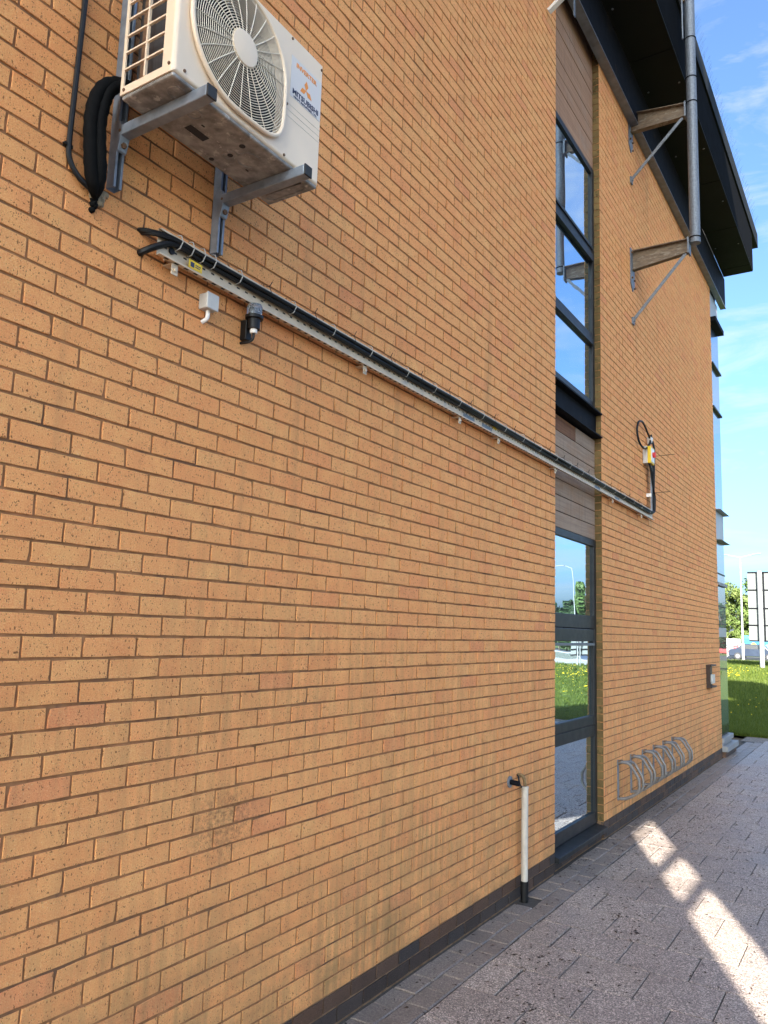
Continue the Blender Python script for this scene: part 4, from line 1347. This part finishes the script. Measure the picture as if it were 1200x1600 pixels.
# ================================================================== STREET: lamps, signs, hoarding, cars
def lamp(x, y, z, h, arms, label):
    t = thing('street_lamp', label, 'street lamp', (x, y, z))
    MB().tube([(x, y, z), (x, y, z + 1.5), (x, y, z + 1.55), (x, y, z + h)], [.12, .12, .09, .055], 10).build('post', 'grey_paint' if False else 'white_paint', t, smooth=True)
    for s, L_ in arms:
        MB().tube([(x, y, z + h - .05), (x, y + s * L_ * .5, z + h + .06), (x, y + s * L_, z + h + .16)], .035, 6).build('arm', 'white_paint', t, smooth=True)
        MB().prism([(x - .12, y + s * L_, z + h + .13), (x + .12, y + s * L_, z + h + .13), (x + .09, y + s * (L_ + .75), z + h + .22), (x - .09, y + s * (L_ + .75), z + h + .22)], (0, 0, .09)).build('lamp_head', 'grey_paint', t, bevel=.02)
    return t
lamp(72, 8.02, .13, 8.9, ((1, .95), (-1, .95)), 'tall white double-armed street lamp between the bay and the big sign')
lamp(75, -23.95, .13, 8.4, ((-1, .9),), 'tall white single-armed street lamp mirrored in the lower window')

def road_sign(x, yl, yr, zb_, zt_, posts, label, seams):
    t = thing('road_sign', label, 'road sign', (x, (yl + yr) / 2, lawn_z(x)))
    zs = [zb_] + seams + [zt_]
    for a, b_ in zip(zs[:-1], zs[1:]):
        MB().box(x, x + .03, min(yl, yr), max(yl, yr), a + .02, b_ - .02).build('panel', 'sign_back', t)
    rl = MB()
    for z in zs:
        rl.box(x - .05, x - .001, min(yl, yr), max(yl, yr), z - .035, z + .035)
    rl.build('rail', 'steel_dark', t)
    for y, r in posts:
        MB().cyl((x - .20, y, lawn_z(x) - .1), (x - .20, y, zt_ + .06), r, 12).build('post', 'white_paint', t, smooth=True)
        cl_ = MB()
        for z in zs:
            cl_.box(x - .12, x - .051, y - .08, y + .08, z - .05, z + .05)
        cl_.build('clamp', 'grey_paint', t)
        MB().box(x - .09, x - .052, y - r - .10, y - r - .03, zb_ - .05, zt_ + .03).build('stiffener', 'steel_dark', t)
    return t
road_sign(48.5, 4.36, -2.2, 1.86, 5.80, ((3.70, .13), (.6, .13)), 'large pale road sign seen from behind on white posts', [2.75, 3.72, 4.78])
road_sign(40.0, -11.95, -9.7, .82, 1.72, ((-11.6, .05), (-11.35, .05), (-10.2, .05)), 'white road sign back mirrored in the lower window', [1.12, 1.42])

ps = thing('price_sign', 'white roadside price sign with small red panel beside the glazed bay', 'sign', (80, 10.6, .134))
MB().box(80, 80.25, 9.36, 11.4, .62, 2.0).build('board', 'white_paint', ps, bevel=.05)
MB().box(79.98, 79.999, 9.56, 9.98, .86, 1.46).build('red_panel', 'red', ps)
pp = MB()
for z in (1.86, 1.68, 1.34, 1.14, .80):
    pp.box(79.985, 79.999, 10.15, 10.95 if z < 1.8 else 11.0, z - .035, z + .035)
for z in (.98, 1.16, 1.34):
    pp.box(79.97, 79.9795, 9.63, 9.91, z - .04, z + .04)
pp.build('print', 'grey_paint', ps)
MB().box(80.05, 80.2, 9.7, 11.0, .134, .619).build('foot', 'white_paint', ps)

hb = thing('hoarding', 'blue advertising hoarding with a round yellow emblem behind the parked cars', 'hoarding', (83, 7, .13))
MB().box(83, 83.15, 2.0, 9.45, .5, 2.35).build('board', 'blue_print', hb)
MB().box(82.97, 82.999, 2.0, 9.45, 2.02, 2.35).build('header_band', 'teal_print', hb)
MB().cyl((82.99, 8.60, 1.35), (82.96, 8.60, 1.35), .30, 20).build('emblem', 'yellow', hb)
MB().cyl((82.959, 8.60, 1.30), (82.95, 8.60, 1.30), .15, 16).build('emblem_mark', 'orange', hb)
text_mesh('aldin', .85, 'lettering', 'white_paint', hb, (82.98, 7.55, 1.12), (0, -1, 0), (0, 0, 1), .01, 1.0, .004, 'LEFT')
text_mesh('CHA', .36, 'lettering', 'white_paint', hb, (82.96, 9.0, 2.06), (0, -1, 0), (0, 0, 1), .01, 1.3, .004, 'LEFT')
MB().box(83.02, 83.12, 9.3, 9.4, .13, .499).box(83.02, 83.12, 2.1, 2.2, .13, .499).box(83.02, 83.12, 6, 6.1, .13, .499).build('post', 'steel_dark', hb)

def car(x, y, label, paint, group=None, z=.13):
    t = thing('parked_car', label, 'car', (x, y, z), group)
    prof = [(-2.05, .30), (-2.1, .62), (-1.95, .85), (-1.3, .93), (-.75, 1.38), (.75, 1.42), (1.45, .98), (2.0, .88), (2.1, .6), (2.05, .30)]
    mb = MB()
    mb.prism([(x - .85, y + a, z + b) for a, b in prof], (1.7, 0, 0))
    mb.build('body', paint, t, bevel=.06)
    for xs in (x - .856, x + .851):
        MB().prism([(xs, y - 1.15, z + .95), (xs, y - .72, z + 1.32), (xs, y + .70, z + 1.35), (xs, y + 1.25, z + .99)], (.005, 0, 0)).build('side_window', 'car_glass', t)
    for a in (-1.3, 1.3):
        for xs, s in ((x - .86, 1), (x + .86, -1)):
            w = MB().cyl((xs, y + a, z + .31), (xs + s * .2, y + a, z + .31), .31, 16).build('wheel', 'rubber', t)
            MB().cyl((xs - s * .005, y + a, z + .31), (xs + s * .001, y + a, z + .31), .19, 12).build('rim', 'car_silver', w)
    MB().box(x - .8, x - .5, y - 2.12, y - 2.06, z + .66, z + .78).build('headlight', 'white_paint', t)
    MB().box(x - .8, x - .5, y + 2.06, y + 2.12, z + .66, z + .78).build('tail_lamp', 'tail', t)
    return t
g = 'cars parked along the road'
car(78, 7.9, 'dark parked car left of the sign post, below the blue hoarding', 'car_dark', g)
car(79.5, 3.2, 'dark blue parked car right of the thick sign post', 'car_dark', g)
car(48, -15.1, 'silver parked car mirrored in the window left of the white sign', 'car_silver', g, -.58)
car(48.5, -19.9, 'dark car mirrored in the window, farther left', 'car_dark', g, -.58)

# low shelter mirrored in the bay
pcn = thing('low_shelter', 'low white shelter with a sloping red roof edge mirrored in the bay glass', 'shelter', (44, -6.2, .24))
MB().prism([(43, -4.3, 1.14), (43, -8.2, 1.36), (43, -8.2, 1.55), (43, -4.3, 1.33)], (2, 0, 0)).build('roof_edge', 'red', pcn, bevel=.03)
for y in (-4.5, -5.3, -6.4, -7.6):
    MB().box(43.1, 43.2, y - .06, y + .06, .2, 1.13).build('pillar', 'white_paint', pcn)

# ================================================================== TREES
def tree(x, y, h, rx, ry, leaf, label, n=2600, base=.13, cone=False, ls=.26, low=.12, group=None):
    t = thing('tree', label, 'tree', (x, y, base), group)
    tk = MB()
    tk.tube([(x, y, base - .2), (x + .1, y, base + h * .25), (x, y + .1, base + h * .55), (x, y, base + h * .85)], [h * .028, h * .022, h * .014, h * .004], 8)
    limbs = []
    for k in range(9):
        a = random.uniform(0, 6.28); z0 = base + h * random.uniform(.2, .6)
        e = Vector((x + math.cos(a) * rx * .7, y + math.sin(a) * ry * .7, z0 + h * random.uniform(.1, .28)))
        tk.tube([(x, y, z0), ((x + e.x) / 2, (y + e.y) / 2, (z0 + e.z) / 2 + .1), e], [h * .010, h * .007, h * .003], 5)
    tk.build('trunk', 'bark', t, smooth=True)
    # clumps of leaves around many centres
    nc = 46
    cs = []
    for i in range(nc):
        while True:
            p = rng.uniform(-1, 1, 3)
            if np.dot(p, p) < 1: break
        if cone:
            zz = (p[2] + 1) / 2
            p = np.array([p[0] * (1.05 - zz), p[1] * (1.05 - zz), p[2]])
        cs.append((x + p[0] * rx * .85, y + p[1] * ry * .85, base + h * (low + (1 - low) * (p[2] * .46 + .5))))
    cs = np.array(cs)
    idx = rng.integers(0, nc, n)
    cr_ = rng.uniform(.16, .34, nc)[idx] * min(rx, ry)
    d = rng.normal(size=(n, 3)); d /= np.linalg.norm(d, axis=1)[:, None]
    c = cs[idx] + d * (cr_ * rng.uniform(.55, 1.1, n))[:, None]
    c[:, 2] = np.maximum(c[:, 2], base + .1)
    a = rng.normal(size=(n, 3)); a /= np.linalg.norm(a, axis=1)[:, None]
    b_ = np.cross(a, d + rng.normal(scale=.5, size=(n, 3))); b_ /= np.linalg.norm(b_, axis=1)[:, None] + 1e-9
    s = (ls * rng.uniform(.5, 1.1, n))[:, None]
    V = np.stack([c - a * s, c + b_ * s * .45, c + a * s, c - b_ * s * .45], 1).reshape(-1, 3)
    o = np_mesh('crown', V - np.array([x, y, base]), np.arange(4 * n).reshape(-1, 4), np.clip(rng.random(n) * .7 + rng.random(nc)[idx] * .3, 0, 1), leaf, None)
    o.parent = t
    return t
tree(100, 13.8, 8.6, 4.0, 3.4, 'leaf_light', 'pale green leafy tree between the bay and the tall street lamp', 7000)
tree(101, 17.5, 9.2, 4.0, 3.2, 'leaf_mid', 'green tree mostly hidden by the glazed bay', 4000)
tree(102, 9.6, 9.6, 4.0, 3.4, 'leaf_mid', 'darker green tree behind the big sign beside the street lamp', 6000)
tree(110, 5.6, 11.8, 4.5, 4.4, 'leaf_light', 'tall light green tree rising above the top of the big sign', 6000)
tree(98, 11.6, 3.0, 2.0, 2.6, 'leaf_light', 'low bright hedge bush behind the white price sign', 3000, low=0)
g = 'trees mirrored in the windows'
tree(88, -27.4, 8.4, 2.3, 1.9, 'leaf_mid', 'pointed tree mirrored in the window just right of the lamp post', 5000, base=0, cone=True)
tree(88.5, -25.4, 7.0, 2.2, 1.7, 'leaf_dark', 'second pointed tree mirrored beside the window frame', 4500, base=0, cone=True)
tree(87, -29.1, 6.1, 2.2, 1.6, 'leaf_dark', 'dark bushy tree mirrored left of the mirrored lamp post', 5000, base=0, low=0)
tree(88, -31.3, 6.3, 2.6, 2.0, 'leaf_dark', 'round dark tree mirrored at the left edge of the window', 5000, base=0, low=0)
tree(86, -34.5, 5.6, 2.6, 2.4, 'leaf_mid', 'low green tree mirrored beyond the dark car', 4000, base=0, low=0)
tree(84, -24.4, 3.6, 2.2, 1.8, 'leaf_dark', 'low dark bush mirrored behind the white road sign', 3500, base=0, low=0)
tree(104, -15.0, 6.4, 3.6, 3.2, 'leaf_dark', 'dark tree mirrored in the bay above the red roof edge', 4500, low=0)
tree(104, -20.0, 5.6, 3.6, 3.4, 'leaf_dark', 'dark tree mirrored beyond the red roof edge', 3500, low=0)

# ================================================================== ADDED SUN BLOCKER BEHIND THE CAMERA (shapes the shade and sun patches)
blk = thing('added_sun_blocker', 'added unseen pale block behind the camera, shaped to shade the path', 'building', (-20, -12, 0))
ya, yb_ = -10.3, -10.0
sx0, sx1 = -15.80, -14.46  # slot placed to throw the sun patches onto the paving
zu = 6.6  # left open below so sunlit ground brightens the near wall
w_ = MB()
w_.box(-24.5, sx0, ya, yb_, zu, 19.6).box(sx1, -12.0, ya, yb_, zu, 19.9).box(sx0, sx1, ya, yb_, zu, 8.0).box(sx0, sx1, ya, yb_, 11.42, 19.6)
w_.box(-12.3, -12.0, -12.2, ya, 0, 20.6).box(-12.3, -12.0, -15.0, -12.2, 0, 18.5).box(-12.3, -12.0, -18.45, -15.0, 0, 23.6)
w_.build('blocker_wall', 'render', blk, kind='stuff')
for x, y in ((-24.3, -10.15), (-18.5, -10.15)):
    MB().box(x - .15, x + .15, y - .15, y + .15, -.05, zu - .002).build('blocker_column', 'render', blk)
for z in (10.66, 10.26):
    MB().box(sx0, sx1, -10.18, -10.13, z, z + .085).build('patch_bar', 'frame', blk)  # bars added to divide the sun patches
for z in np.arange(7.2, 16.5, 3.1):  # panes only dress the added block
    for y in np.arange(-17.8, -10.8, 1.75):
        MB().box(-11.999, -11.97, y, y + 1.1, z, z + 1.7).build('window', 'glass', blk)  # pane of the added sun blocker
    for x in np.arange(-24, -17, 2.6):
        MB().box(x, x + 1.3, yb_ + .001, yb_ + .03, z, z + 1.7).build('window', 'glass', blk)  # pane of the added sun blocker
